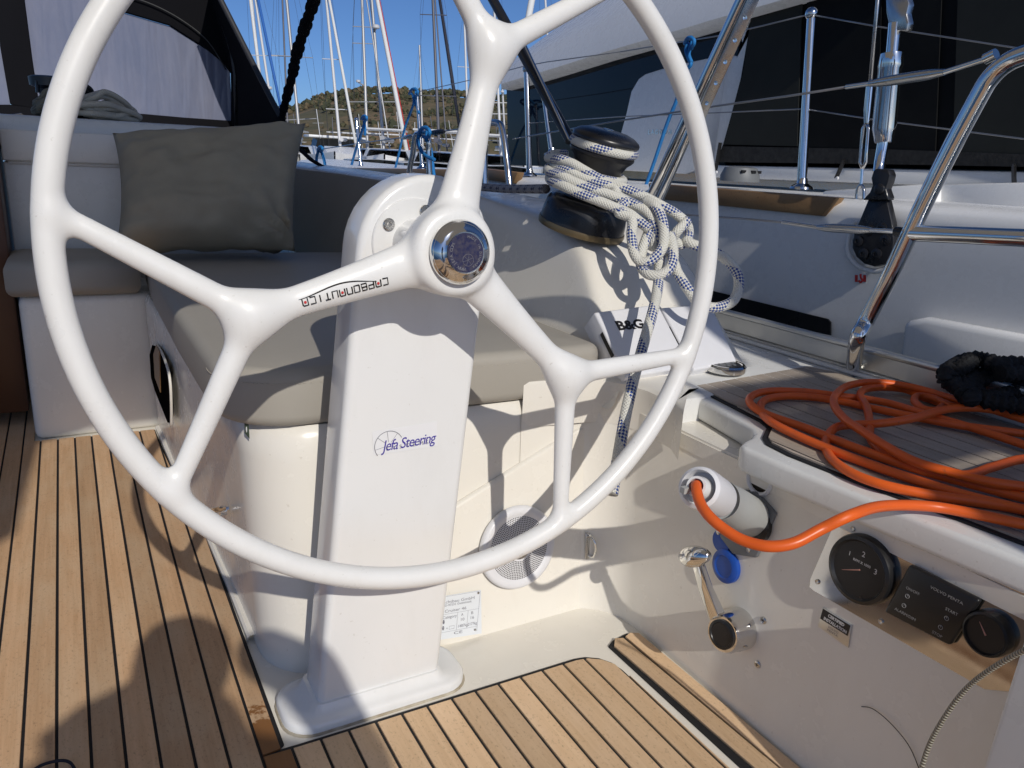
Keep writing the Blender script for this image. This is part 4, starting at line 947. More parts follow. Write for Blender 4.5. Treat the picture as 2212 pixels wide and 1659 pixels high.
for p, w, t in ((e0 - ld * 0.01, 0.013, 0.011), (e0, 0.0125, 0.010), (e1, 0.0105, 0.007), (e2, 0.009, 0.006)):
    rings.append([p + lw * w + SN * t, p - lw * w + SN * t, p - lw * w - SN * t, p + lw * w - SN * t])
b.v = []; b = B(); b.loft(rings, closed=True); b.build('arm', M['chrome'], th, bevel=0.0025, fixn=True)
g0, g1 = sw(1535, 1192, 0.066), sw(1600, 1186, 0.066)
gp = [g0 + (g1 - g0) * (i / 12) + SN * 0.006 * math.sin(math.pi * i / 12) for i in range(13)]
b = B(); b.tube(gp, [0.003 + 0.0105 * math.sin(math.pi * i / 12) ** 0.6 for i in range(13)], 18, flat=1.3); b.build('grip', M['chrome'], th, sharp=60)
bc_ = thing('filler_cap', 'round blue plastic cap behind the throttle lever', 'blue cap', sw(1575, 1215))
b = B(); b.lathe([(0.028, 0.0), (0.028, 0.007), (0.025, 0.010), (0.019, 0.011), (0.017, 0.009), (0.0, 0.009)], sw(1572, 1222), SN, 32); b.build('cap', M['blue'], bc_, sharp=40)
b = B(); b.lathe([(0.019, 0.0), (0.019, 0.006), (0.0, 0.007)], sw(1563, 1168), SN, 24); b.build('tab', M['blue'], bc_)

# shore power inlet
PC = sw(1627, 1119); pax = (T(1508, 1052, 0.98) - PC).normalized()
so_ = thing('power_inlet', 'grey shore power socket with a square flange under the helm seat lip', 'power socket', PC)
fu = (sw(1690, 1090) - sw(1600, 1130)).normalized()
def flange():
    return [sw(*p) for p in ((1608, 1056), (1640, 1062), (1682, 1108), (1640, 1204), (1590, 1196), (1562, 1160), (1560, 1140), (1590, 1080))]
b = B(); b.prism(flange(), SN * 0.008); b.build('flange', M['dgrey'], so_, bevel=0.003, fixn=True)
b = B(); b.tube(spline([sw(1607, 1062, 0.010), sw(1625, 1064, 0.014), sw(1645, 1078, 0.014), sw(1655, 1095, 0.010)], 5), 0.004, 10); b.build('latch', M['dgrey'], so_)
b = B(); b.lathe([(0.038, 0.004), (0.038, 0.013), (0.033, 0.018), (0.0, 0.018)], PC + Vector((0, -0.004, -0.002)), SN, 36); b.build('gasket', M['black'], so_)
for p in ((1662, 1108), (1625, 1186), (1559, 1148)):
    b = B(); b.lathe([(0.0045, 0.0), (0.0045, 0.009), (0.0035, 0.0098), (0, 0.0092)], sw(*p), SN, 14); b.build('screw', M['steel'], so_)
b = B(); L_ = (T(1508, 1052, 0.98) - PC).length
b.lathe([(0.031, 0.008), (0.0305, 0.03), (0.0295, L_ * 0.44), (0.0285, L_ * 0.45), (0.0275, L_ * 0.66), (0.0265, L_ * 0.64), (0.0, L_ * 0.64)], PC, pax, 40); b.build('socket_body', M['greyp'], so_, sharp=30)
pg = thing('cable_plug', 'white plug ring of the orange cable pushed into the grey socket', 'plug', PC + pax * L_ * 0.64)
b = B(); b.lathe([(0.0265, L_ * 0.70), (0.0275, L_ * 0.73), (0.0285, L_ * 0.95), (0.027, L_ * 0.985), (0.0225, L_ * 1.0), (0.0215, L_ * 0.98), (0.0215, L_ * 0.93), (0.0, L_ * 0.93)], PC, pax, 40); b.build('ring', M['plastic'], pg, sharp=30)
b = B(); b.lathe([(0.0155, L_ * 0.92), (0.0145, L_ * 1.0), (0.0125, L_ * 1.03), (0.0095, L_ * 1.03), (0.009, L_ * 0.99), (0, L_ * 0.99)], PC, pax, 28); b.build('gland', M['white'], pg, sharp=30)
b = B(); u_ = frame(pax)[0]
q = PC + pax * L_ * 0.97; b.box((-0.004, -0.004, -0.002), (0.004, 0.004, 0.006)); b.v = [q - Vector((0.0262, 0, 0)) * 1.0 + v for v in b.v]; b.build('notch', M['greyp'], pg)
# ring of a second opening, half hidden under the lip
so2 = thing('vent_opening', 'round white rimmed opening half hidden under the helm seat lip', 'vent', sw(1645, 1045))
b = B(); b.lathe([(0.026, 0.0), (0.026, 0.004), (0.0235, 0.006), (0.020, 0.004), (0.0195, 0.001)], sw(1643, 1036), SN, 36); b.build('rim', M['plastic'], so2, sharp=40)
b = B(); b.lathe([(0.0195, 0.0012), (0.0, 0.0012)], sw(1643, 1036), SN, 24); b.build('dark_disc', mat('dark brown disc paint', (0.03, 0.022, 0.014), 0.7), so2)  # flat dark disc paints in the depth of the opening

# engine instrument panel
ep = thing('engine_panel', 'polished steel engine panel with gauges and black key pad, in the helm side wall', 'instrument panel', sw(1930, 1300))
q = [sw(1811, 1128), sw(1800, 1140), sw(1752, 1250), sw(1750, 1268), sw(1760, 1276), sw(2128, 1488), sw(2250, 1500), sw(2250, 1290), sw(1850, 1128)]
b = B(); b.prism(q, SN * 0.0015); b.build('steel_plate', mat('mirror steel plate', (0.55, 0.53, 0.50), 0.09, metal=1, rvar=0.04), ep, fixn=True)
GX = (sw(2120, 1370, 0) - sw(1760, 1185, 0)).normalized(); GY = SN.cross(GX).normalized()
if GY.z < 0: GY = -GY
def gauge(cpx, r, texts, ticks, needle, label):
    c = sw(*cpx, 0.0015); g = thing('gauge', label, 'gauge', c) if False else None
    bb = B(); bb.lathe([(r, 0.0), (r, 0.008), (r * 0.96, 0.013), (r * 0.86, 0.015), (r * 0.80, 0.0115)], c, SN, 56); bz = bb.build('gauge_bezel', M['black'], ep, sharp=40)
    bb = B(); bb.lathe([(r * 0.81, 0.0105), (0.0, 0.0105)], c, SN, 48); bb.build('gauge_dial', mat('black gauge glass', (0.014, 0.014, 0.016), 0.06, spec=0.7, coat=1.0), ep)
    n0 = c + SN * 0.0109; bb = B()
    for i in range(ticks[2] + 1):
        a = R_(ticks[0] + (ticks[1] - ticks[0]) * i / ticks[2]); rad = GX * math.cos(a) + GY * math.sin(a); lg = 0.13 if i % ticks[3] == 0 else 0.085
        bb.tube([n0 + rad * r * 0.74, n0 + rad * r * (0.74 - lg)], 0.00045 if i % ticks[3] == 0 else 0.00025, 4)
    for s, a, rr2, sz in texts:
        rad = GX * math.cos(R_(a)) + GY * math.sin(R_(a)); letter(bb, s, sz, n0 + rad * r * rr2 - GY * sz * 0.35, GX, GY, align='CENTER', extrude=0.00005)
    bb.build('gauge_marks', M['inkw'], ep)
    rad = GX * math.cos(R_(needle)) + GY * math.sin(R_(needle)); bb = B(); bb.tube([n0 + rad * r * 0.55 + SN * 0.0006, n0 - rad * r * 0.05 + SN * 0.0006], [0.0003, 0.0012], 6); bb.build('needle', mat('pale red needle', (0.5, 0.25, 0.2), 0.4), ep)
    return bz
gauge((1868, 1228), 0.048, (('1', 137, 0.50, 0.0085), ('2', 84, 0.50, 0.0105), ('3', 20, 0.53, 0.0105), ('RPM X 1000', 78, 0.24, 0.0052)), (175, -40, 40, 5), 205, '')
gauge((2142, 1366), 0.0270, (('', 0, 0, 0.01),)[:0], (160, 20, 6, 3), 130, '')
kq = [sw(1975, 1216, 0.0015), sw(2128, 1293, 0.0015), sw(2062, 1392, 0.0015), sw(1920, 1319, 0.0015)]
b = B(); b.prism(kq, SN * 0.010); b.build('key_pad', M['black'], ep, bevel=0.004, bseg=3, fixn=True)
KC = sum(kq, Vector()) / 4
def kp(s, t): return kq[0] + (kq[1] - kq[0]) * s + (kq[3] - kq[0]) * t + SN * 0.0104
kx = kq[1] - kq[0]; ky = SN.cross(kx)
if ky.z < 0: ky = -ky
b = B()
for txt, s, t, wd in (('VOLVO PENTA', 0.40, 0.20, 0.46), ('ON/OFF', 0.12, 0.41, 0.20), ('ALARM/DIM', 0.12, 0.85, 0.32), ('START', 0.70, 0.41, 0.17), ('STOP', 0.70, 0.88, 0.14)):
    letter(b, txt, 0.0052, kp(s, t), kx, ky, width=kx.length * wd, lift=0, extrude=0.00005)
for s, t in ((0.19, 0.52), (0.21, 0.70), (0.77, 0.53), (0.76, 0.72)):
    c = kp(s, t); b.tube([c + (nurm(kx) * math.cos(a) + nurm(ky) * math.sin(a)) * 0.0026 for a in np.linspace(0, 2 * math.pi, 17)[:-1]], 0.0004, 4, closed=True); b.tube([c + nurm(ky) * 0.0028, c], 0.0004, 4)
b.build('lettering', mat('dim key lettering', (0.30, 0.30, 0.30), 0.4), ep)
for p in ((1768, 1256), (1978, 1175), (1845, 1142), (1900, 1385)):
    if p == (1900, 1385): p = (1905, 1342)
    b = B(); b.lathe([(0.0036, 0.0), (0.0036, 0.0022), (0.0028, 0.003), (0, 0.0026)], sw(*p, 0.001), SN, 14); b.build('screw', M['steel'], ep)
# certified plate
cq4 = [sw(1779, 1311), sw(1842, 1350), sw(1834, 1399), sw(1768, 1352)]
cp = thing('dealer_plate', 'small black and silver metal plate reading certified installation, under the engine panel', 'name plate', cq4[3])
b = B(); b.prism(cq4, SN * 0.002); b.build('plate', M['alu'], cp, bevel=0.0006, fixn=True)
kk = lambda s, t, o: cq4[0] + (cq4[1] - cq4[0]) * s + (cq4[3] - cq4[0]) * t + SN * o
b = B(); b.prism([kk(0.02, 0.05, 0.002), kk(0.97, 0.05, 0.002), kk(0.97, 0.58, 0.002), kk(0.02, 0.58, 0.002)], SN * 0.0003); b.build('black_field', M['ink'], cp, fixn=True)
cx3 = cq4[1] - cq4[0]; cy3 = SN.cross(cx3); cy3 = cy3 if cy3.z > 0 else -cy3
b = B(); letter(b, 'CERTIFIED', 0.0062, kk(0.24, 0.27, 0.0024), cx3, cy3, width=cx3.length * 0.55, lift=0, extrude=0.00005, bold=0.0002); letter(b, 'INSTALLATION', 0.0062, kk(0.13, 0.51, 0.0024), cx3, cy3, width=cx3.length * 0.78, lift=0, extrude=0.00005, bold=0.0002); b.build('lettering', M['inkw'], cp)
b = B(); letter(b, 'VOLVO', 0.0048, kk(0.32, 0.76, 0.0022), cx3, cy3, width=cx3.length * 0.36, lift=0, extrude=0.00005); letter(b, 'PENTA', 0.0048, kk(0.32, 0.92, 0.0022), cx3, cy3, width=cx3.length * 0.36, lift=0, extrude=0.00005); b.build('maker_lettering', M['inkg'], cp)
for i, (p, lb) in enumerate((((1650, 1340), 'steel screw head in the side wall, upper one right of the throttle'), ((1637, 1435), 'steel screw head in the side wall, lower one below the throttle boss'))):
    t = thing('wall_screw', lb, 'screw', sw(*p), 'screws in the side wall')
    b = B(); b.lathe([(0.0058, 0.0), (0.0058, 0.0015), (0.0045, 0.0024), (0, 0.0022)], sw(*p), SN, 18); b.build('head', M['steel'], t)
    b = B(); u_, v_, _ = frame(SN); c = sw(*p, 0.0024); b.tube([c - u_ * 0.003, c + u_ * 0.003], 0.0006, 4); b.tube([c - v_ * 0.003, c + v_ * 0.003], 0.0006, 4); b.build('cross_slot', M['ink'], t)
# cords on the right
cord = [P(2300, 1370, x=0.74), P(2212, 1405, x=0.76), P(2140, 1446, x=0.775), P(2085, 1490, x=0.79), P(2040, 1550, x=0.80), P(2005, 1615, x=0.81), P(1982, 1690, x=0.815)]
b = B(); b.tube(spline(cord, 8), 0.0028, 10); tag(b.build('cord', M['twist'], sharp=180), 'thin beige twisted cord hanging across the lower right corner', 'cord')
b = B(); b.tube(spline([sw(1862, 1526, 0.001), sw(1890, 1530, 0.004), sw(1930, 1560, 0.006), sw(1968, 1610, 0.004), sw(1990, 1670, 0.001)], 8), 0.0006, 6); tag(b.build('hair_strand', M['ink'], sharp=180), 'single thin dark curved strand on the side wall at the lower right', 'strand')
b = B(); b.tube(spline([P(60, 1672, z=0.012), P(92, 1652, z=0.014), P(130, 1643, z=0.014), P(152, 1648, z=0.013), P(165, 1668, z=0.012)], 8), 0.0022, 8); tag(b.build('lanyard', mat('dark navy lanyard', (0.01, 0.01, 0.02), 0.6), sharp=180), 'thin dark lanyard lying on the planks at the lower left', 'cord')

# ================================================================== ORANGE CABLE
oc = lambda x, y, z: P(1474.6 + x / 3.0, 713.2 + y / 3.0, z=z)
pts = [PC + pax * L_ * 0.96, PC + pax * L_ * 1.03, T(1512, 1085, 0.95), T(1532, 1115, 0.93), T(1566, 1144, 0.915), T(1608, 1168, 0.90), T(1660, 1180, 0.885), T(1715, 1173, 0.88), T(1774, 1143, 0.885), T(1840, 1112, 0.885),
       oc(1300, 1140, .470), oc(1600, 1142, .463), oc(1900, 1192, .463), oc(2250, 1262, .463), oc(2420, 1240, .463), oc(2420, 1130, .463),
       oc(2212, 1085, .462), oc(1900, 1005, .462), oc(1500, 893, .462), oc(1100, 755, .462), oc(800, 635, .462), oc(560, 552, .464), oc(447, 485, .466), oc(445, 430, .468), oc(560, 395, .468), oc(800, 400, .464), oc(1000, 425, .464), oc(1300, 465, .464), oc(1600, 553, .468), oc(1900, 640, .464), oc(2250, 755, .464),
       oc(2400, 790, .464), oc(2420, 720, .464), oc(2212, 672, .464), oc(1800, 618, .464), oc(1500, 562, .464), oc(1200, 500, .462), oc(1000, 456, .462), oc(750, 428, .462), oc(570, 440, .462), oc(505, 490, .462), oc(545, 572, .462), oc(700, 663, .462), oc(1000, 790, .462), oc(1400, 935, .462), oc(1800, 1062, .462), oc(2212, 1165, .462),
       oc(2450, 1220, .464), oc(2450, 1060, .47), oc(2212, 1015, .474), oc(2000, 985, .474), oc(1750, 925, .474), oc(1500, 850, .476), oc(1300, 742, .478), oc(1150, 645, .480), oc(1050, 575, .480), oc(985, 490, .480), oc(992, 420, .480), oc(1080, 358, .478), oc(1250, 338, .476), oc(1500, 372, .474), oc(1850, 474, .474), oc(2020, 520, .474), oc(2250, 590, .474),
       oc(2400, 620, .474), oc(2400, 570, .476), oc(2212, 545, .478), oc(1900, 505, .480), oc(1700, 515, .480), oc(1500, 570, .479), oc(1300, 602, .474), oc(1130, 612, .466), oc(1010, 625, .463), oc(955, 665, .461), oc(925, 740, .458), oc(965, 832, .459), oc(1080, 918, .460), oc(1250, 988, .461), oc(1450, 1038, .461), oc(1700, 1082, .461), oc(2000, 1125, .461), oc(2250, 1165, .461),
       oc(2470, 1150, .464), oc(2450, 850, .468), oc(2212, 835, .470), oc(2000, 890, .468), oc(1830, 940, .464), oc(1600, 905, .458), oc(1370, 832, .458), oc(1275, 775, .460), oc(1215, 690, .463), oc(1212, 600, .466), oc(1192, 500, .468), oc(1150, 425, .470), oc(1185, 383, .470), oc(1300, 372, .468), oc(1440, 385, .464), oc(1550, 432, .462), oc(1680, 482, .462),
       oc(1640, 520, .464), oc(1560, 510, .466), oc(1503, 462, .468), oc(1525, 428, .468), oc(1620, 440, .468), oc(1750, 492, .466), oc(1880, 500, .466), oc(1950, 482, .468), oc(1912, 455, .470), oc(1930, 432, .470), oc(2000, 436, .470), oc(2130, 492, .470), oc(2300, 560, .470)]
b = B(); b.tube(spline(pts, 9), 0.0068, 12)
tag(b.build('power_cable', M['orange'], sharp=180), 'orange electric cable coiled on the grey teak helm seat and plugged into the socket', 'cable')

# black mooring rope bundle on the side deck
br = lambda x, y, z: P(1975 + .13225 * x, 713.2 + .13225 * y, z=z + 0.03)
def lumpy(pts, r, n=8, f=0.22, k=1.7): return [r * (1 + f * math.sin(i * k)) for i in range(len(pts))]
loops = [[(2100, 700, .50), (1750, 620, .50), (1500, 585, .50), (1250, 560, .505), (1050, 490, .51), (850, 505, .51), (660, 590, .505), (520, 700, .50), (520, 800, .49), (640, 860, .485), (860, 850, .485), (1000, 760, .49), (1250, 740, .49), (1750, 790, .49), (2100, 830, .49)],
         [(2100, 620, .52), (1700, 560, .52), (1400, 560, .52), (1150, 500, .52), (960, 480, .52), (780, 600, .51), (640, 700, .50), (600, 800, .49), (720, 930, .48), (900, 900, .475), (1150, 800, .475), (1500, 780, .475), (2100, 900, .475)],
         [(560, 830, .48), (700, 930, .475), (860, 1020, .47), (930, 1110, .47), (850, 1080, .47), (800, 1000, .475), (940, 880, .48), (1200, 760, .49), (1600, 680, .50), (2100, 720, .50)],
         [(900, 1040, .47), (1050, 1100, .468), (1250, 1110, .468), (1500, 1060, .47), (1700, 1010, .475), (2100, 1000, .475)], [(1000, 1000, .47), (1100, 1130, .465), (1400, 1190, .465), (1750, 1240, .465), (2100, 1300, .465)],
         [(1450, 960, .47), (1560, 1060, .468), (1750, 1130, .465), (2100, 1200, .465)], [(1400, 700, .51), (1700, 690, .51), (2100, 640, .51)], [(1500, 880, .48), (1750, 900, .48), (2100, 950, .48)]]
b = B()
for lp in loops:
    q = spline([br(*p) for p in lp], 9); b.tube(q, lumpy(q, 0.0135), 10)
tag(b.build('mooring_rope', M['ropek'], sharp=180), 'thick black braided rope heaped on the side deck at the right edge', 'rope')

# ================================================================== PUSHPIT, LIFELINES, BIMINI
X0 = 1.34
pr = thing('pushpit_rail', 'polished stainless stern rail rising and bending over at the right edge', 'rail', P(1845, 790, z=0.455))
q = [P(1843, 800, z=0.455), P(1852, 735, x=1.315), P(1872, 692, x=1.335), P(1925, 590, x=X0), P(1985, 462, x=X0), P(2050, 330, x=X0), P(2115, 208, x=X0), P(2140, 168, x=X0), P(2172, 138, x=X0), P(2215, 118, x=X0), P(2300, 96, x=X0), P(2700, 10, x=X0)]
b = B(); b.tube(spline(q, 8), 0.0155, 18); b.build('upright_tube', M['chrome'], pr, sharp=180)
b = B(); b.tube([P(1958, 503, x=X0), P(2212, 514, x=X0), P(2700, 540, x=X0)], 0.0145, 18); b.build('middle_tube', M['chrome'], pr, sharp=60)
b = B(); b.lathe([(0.021, 0), (0.021, 0.006), (0.019, 0.008), (0, 0.008)], P(1843, 800, z=0.4525), (0, 0, 1), 24); b.build('foot', M['black'], pr)
def lifeline(name, label, pts, r, parts):
    t = thing('lifeline', label, 'lifeline', pts[0], 'wire guard rails of the yacht')
    bb = B(); bb.tube(pts, r, 6); bb.build('wire', M['wire'], t, sharp=180)
    for nm, a, c, rad, mt in parts:
        bb = B(); n = 7; bb.tube([a + (c - a) * (i / 6) for i in range(7)], [rad * f for f in (0.55, 0.9, 1, 1, 1, 0.9, 0.55)] if nm == 'turnbuckle' else rad, 12); bb.build(nm, mt, t, sharp=50)
g1 = P(1108, 300, x=1.40); g2 = P(1110, 432, x=1.40)
u0, u1, u2, u3 = P(2128, 128, x=1.345), P(2040, 156, x=1.346), P(1878, 181, x=1.35), P(1828, 188, x=1.352)
lifeline('upper', 'upper guard wire with a turnbuckle running to the bend of the stern rail', [u3, P(1700, 208, x=1.355), P(1540, 230, x=1.36), P(1330, 262, x=1.38), g1], 0.0026,
         [('turnbuckle', u1, u2, 0.0095, M['steel']), ('threaded_rod', u0, u1, 0.0045, M['chrome']), ('swage', u2, u3, 0.0045, M['chrome']), ('toggle', P(2152, 116, x=1.344), u0, 0.009, M['chrome'])])
l0, l1, l2, l3 = P(1935, 500, x=1.345), P(1880, 497, x=1.346), P(1766, 491, x=1.35), P(1690, 480, x=1.352)
lifeline('lower', 'lower guard wire with a turnbuckle shackled to the middle of the stern rail', [l3, P(1600, 472, x=1.355), P(1470, 463, x=1.36), P(1300, 448, x=1.38), g2], 0.0026,
         [('turnbuckle', l1, l2, 0.0088, M['steel']), ('threaded_rod', l0, l1, 0.0042, M['chrome']), ('swage', l2, l3, 0.0042, M['chrome']), ('toggle', P(1966, 503, x=1.343), l0, 0.009, M['bmetal'])])
def gate(label, pts, r=0.0125):
    t = thing('gate_stanchion', label, 'stanchion', pts[0], 'gate stanchions on the side deck')
    bb = B(); bb.tube(spline(pts, 8), r, 14); bb.build('tube', M['chrome'], t, sharp=180)
    bb = B(); bb.lathe([(0.02, 0), (0.02, 0.012), (0.014, 0.02), (0, 0.02)], (pts[0].x, pts[0].y, 0.452), (0, 0, 1), 16); bb.lathe([(0.02, 0), (0.02, 0.012), (0.014, 0.02), (0, 0.02)], (pts[-1].x, pts[-1].y, 0.452), (0, 0, 1), 16); stuff(bb.build('base', M['chrome'], t))
def down(p): return Vector((p.x, p.y, 0.455))
a_, c_ = P(1047, 430, x=1.40), P(1104, 441, x=1.40)
gate('chrome gate stanchion between the winch and the top spoke, glinting in the sun', [down(c_) + Vector((0, -0.03, 0)), c_, P(1094, 340, x=1.40), P(1086, 285, x=1.40), P(1079, 268, x=1.40), P(1062, 265, x=1.40), P(1050, 270, x=1.40), P(1046, 300, x=1.40), a_, down(a_)])
a_, c_ = P(884, 382, x=1.40), P(927, 384, x=1.40)
gate('chrome gate stanchion behind the top of the pedestal, tied with bright blue line', [down(c_), c_, P(926, 330, x=1.40), P(926, 300, x=1.40), P(918, 288, x=1.40), P(904, 289, x=1.40), P(897, 296, x=1.40), P(892, 330, x=1.40), a_, down(a_)])
tp3 = [P(912, 291, x=1.40), P(870, 297, x=1.41), P(780, 309, x=1.45), P(690, 323, x=1.5)]
lifeline('fwd', 'guard wire running forward from the blue tied gate stanchion', tp3, 0.003, [('turnbuckle', P(893, 294, x=1.405), P(868, 298, x=1.41), 0.010, M['steel'])])
lifeline('gate', 'short guard wire closing the gate between the two gate stanchions', [P(928, 287, x=1.40), P(1000, 278, x=1.40), P(1047, 270, x=1.40)], 0.003, [('turnbuckle', P(930, 287, x=1.40), P(960, 284, x=1.40), 0.011, M['bmetal'])])

bi = thing('bimini', 'overhead sun bimini on stainless poles, its legs crossing the view beside the winch', 'bimini', (1.3, 1.8, 0.75))
pa = [P(1232, 303, x=1.27), P(1065, 0, x=1.27)]; d_ = (pa[1] - pa[0]); pa.append(pa[0] + d_ * ((2.0 - pa[0].z) / d_.z))
b = B(); b.tube(pa, 0.0155, 16); b.build('pole', M['bmetal'], bi, sharp=60)  # stainless pole; its dark reflections are put in as black metal
b = B(); b.tube([P(1230, 302, x=1.26), P(1120, 68, x=1.26)], 0.0045, 8); b.build('stay_rod', M['chrome'], bi)
pb = [P(1402, 436, x=1.3), P(1604, 0, x=1.3)]; d_ = (pb[1] - pb[0]); pb.append(pb[0] + d_ * ((2.0 - pb[0].z) / d_.z))
b = B(); b.tube(pb, 0.0145, 16); b.build('pole', M['chrome'], bi, sharp=60)
b = B(); pb2 = [p + Vector((0.0, -0.018, 0.0)) for p in pb]; b.tube([P(1425, 432, x=1.29), P(1500, 262, x=1.29)], 0.010, 12); b.build('sleeve', M['chrome'], bi)
s0, s1 = P(1500, 282, x=1.28), P(1640, -30, x=1.28); sd = (s1 - s0); sn_ = (Vector(CAM) - s0).normalized(); sx_ = sd.cross(sn_).normalized() * 0.0115
b = B(); b.prism([s0 - sx_, s0 + sx_, s1 + sx_, s1 - sx_], sn_ * -0.004); b.build('perforated_strip', M['steel'], bi, bevel=0.001, fixn=True)
for i in range(7):
    c = s0 + sd * (0.06 + 0.148 * i) + sn_ * 0.0005; b = B(); b.lathe([(0.0048, 0), (0.0044, 0.0012), (0, 0.0008)], c, sn_, 14); b.build('rivet', M['chrome'], bi)
BY = 1.735 - (2.02 - 0.517) * (SUN_D.y / -SUN_D.z)
b = B(); can = [(1.12, BY + 0.22), (1.12, 3.2), (-1.7, 3.2), (-1.7, -1.42), (-0.62, -1.36), (-0.52, -1.22), (-0.472, -1.16), (-0.435, BY - 0.05), (-0.30, BY), (0.25, BY + 0.01), (0.70, BY + 0.21)]  # unseen canopy; outline shaped to set where its shade edges fall
b.prism([Vector((x, y, 2.02)) for x, y in can], (0, 0, 0.0)) if False else b.add([Vector((x, y, 2.02)) for x, y in can], [list(range(len(can)))])
def canv(nt, p):
    tl = nt.nodes.new('ShaderNodeBsdfTranslucent'); tl.inputs[0].default_value = (0.62, 0.58, 0.50, 1); ms_ = nt.nodes.new('ShaderNodeMixShader'); ms_.inputs[0].default_value = 0.30
    out = next(n for n in nt.nodes if n.type == 'OUTPUT_MATERIAL'); nt.links.new(p.outputs[0], ms_.inputs[1]); nt.links.new(tl.outputs[0], ms_.inputs[2]); nt.links.new(ms_.outputs[0], out.inputs[0])
b.build('canopy', mat('sand bimini canvas', (0.62, 0.58, 0.50), 0.8, fn=canv), bi)  # pale translucent cloth, chosen to brighten the shade below

# black canvas covered line at the top left
q = [P(608, 262, x=0.95), P(612, 240, x=0.95), P(618, 215, x=0.95), P(632, 160, x=0.95), P(640, 120, x=0.95), P(655, 70, x=0.95), P(672, 20, x=0.95), P(690, -40, x=0.95), P(720, -120, x=0.95)]
q = spline(q, 10); b = B(); b.tube(q, [0.0205 * (1 + 0.13 * math.sin(i * 1.9) + 0.12 * math.sin(i * 0.63)) * (0.75 + 0.4 * min(1, i / 40)) for i in range(len(q))], 12)
tag(b.build('covered_line', M['hood'], sharp=180), 'lumpy black canvas covered line slanting up beside the sprayhood', 'line')

# ================================================================== SPRAYHOOD with window, gear on the coachroof
sh = thing('sprayhood', 'black canvas sprayhood with big hazy windows at the upper left', 'sprayhood', (0.2, 4.8, 0.9))
FY = 5.15
fy = lambda px, py, o=0.0: P(px, py, y=FY + o)
win = [fy(83, 236), fy(52, 0), fy(60, -40), fy(160, -20), fy(268, 28), fy(367, 57), fy(450, 110), fy(480, 135), fy(497, 157), fy(499, 200), fy(500, 262), fy(400, 256), fy(310, 248), fy(200, 240)]
b = B(); b.prism(win, (0, 0.012, 0)); b.build('window', M['vinyl'], sh, fixn=True)
b = B(); b.prism([fy(-200, 226), fy(-200, -60), fy(-12, -60), fy(0, 100), fy(22, 226)], (0, 0.012, 0)); b.build('window', M['vinyl'], sh, fixn=True)
# canvas round the windows, built as strips with thickness
def strip(poly, nm='canvas_panel', o=-0.02, th_=0.05):
    bb = B(); bb.prism([fy(px, py, o) for px, py in poly], (0, th_, 0)); return bb.build(nm, M['hood'], sh, bevel=0.008, fixn=True)
strip([(22, 226), (0, 100), (-12, -70), (50, -70), (53, 0), (70, 130), (86, 236)])
strip([(-200, 226), (22, 226), (86, 234), (200, 240), (310, 246), (400, 254), (502, 261), (506, 300), (300, 290), (-200, 280)])
strip([(60, -42), (-12, -120), (500, -160), (478, 0), (508, 155), (500, 158), (480, 132), (450, 107), (367, 54), (268, 25), (160, -22)])
def sside(px, py, x): return P(px, py, x=x)
aft_e = [P(620, 278, x=0.97), P(590, 222, x=0.95), P(560, 164, x=0.92), P(520, 85, x=0.86), (P(477, 0, x=0.78)), P(430, -100, x=0.7)]
fwd_e = [fy(498, 300), fy(499, 262), fy(499, 200), fy(498, 157), fy(470, 60), fy(430, -100)]
b = B(); b.loft([aft_e, [(a + c) / 2 + Vector((0.05, 0, 0.0)) for a, c in zip(aft_e, fwd_e)], fwd_e], caps=False); o_ = b.build('side_panel', M['hood'], sh, sharp=180)
b = B(); b.loft([[aft_e[0], P(614, 290, x=0.98), P(560, 296, y=4.3), fwd_e[0] + Vector((0, 0, -0.08))], [aft_e[0], aft_e[0], (aft_e[0] + fwd_e[0]) / 2, fwd_e[0]]], caps=False); b.build('side_skirt', M['hood'], sh, sharp=180)
b = B(); b.tube(aft_e, 0.014, 10); b.build('edge_piping', mat('dark grey piping', (0.03, 0.03, 0.033), 0.6), sh, sharp=180)
b = B(); b.tube([fy(512, 290, -0.10), fy(508, 160, -0.10), fy(500, 110, -0.1), fy(478, 40, -0.10)], 0.012, 10); b.build('hoop', M['bmetal'], sh, sharp=180)
b = B(); b.tube(spline([fy(258, -14, -.04), fy(330, 10, -.04), fy(395, 45, -.04), fy(450, 90, -.04), fy(488, 150, -.04)], 6), 0.004, 6); b.build('seam_cord', mat('grey seam', (0.05, 0.05, 0.05), 0.6), sh, sharp=180)
b = B(); b.tube([P(643, 318, x=0.98), P(672, 345, x=1.02), P(700, 362, x=1.06)], 0.016, 8, flat=0.4); b.build('strap', M['hood'], sh)

# port winch and heaps of line on the coachroof
pwn = thing('coachroof_winch', 'black winch on the coachroof behind the left part of the wheel rim', 'winch', P(105, 262, y=3.6))
wb = P(118, 262, y=3.6); hgt = P(118, 166, y=3.6).z - wb.z
b = B(); b.lathe([(0.06, -0.05), (0.058, 0.0), (0.042, 0.02), (0.038, hgt * 0.5), (0.045, hgt * 0.72), (0.07, hgt * 0.78), (0.072, hgt * 0.97), (0.06, hgt), (0, hgt)], wb, (0, 0, 1), 28); b.build('drum', M['bmetal'], pwn)
b = B(); b.tube([P(82, 200, y=3.55), P(80, 176, y=3.55), P(100, 168, y=3.55)], 0.008, 8); b.build('feeder_arm', M['bmetal'], pwn)
cl = thing('clutch_block', 'small black line clutch with a pale frame at the left end of the rope heap', 'deck fitting', P(36, 274, y=3.05))
b = B(); q = [P(24, 275, y=3.05), P(48, 275, y=3.05), P(48, 252, y=3.05), P(24, 252, y=3.05)]; b.prism(q, (0, 0.12, 0)); b.build('body', M['black'], cl, bevel=0.006, fixn=True)
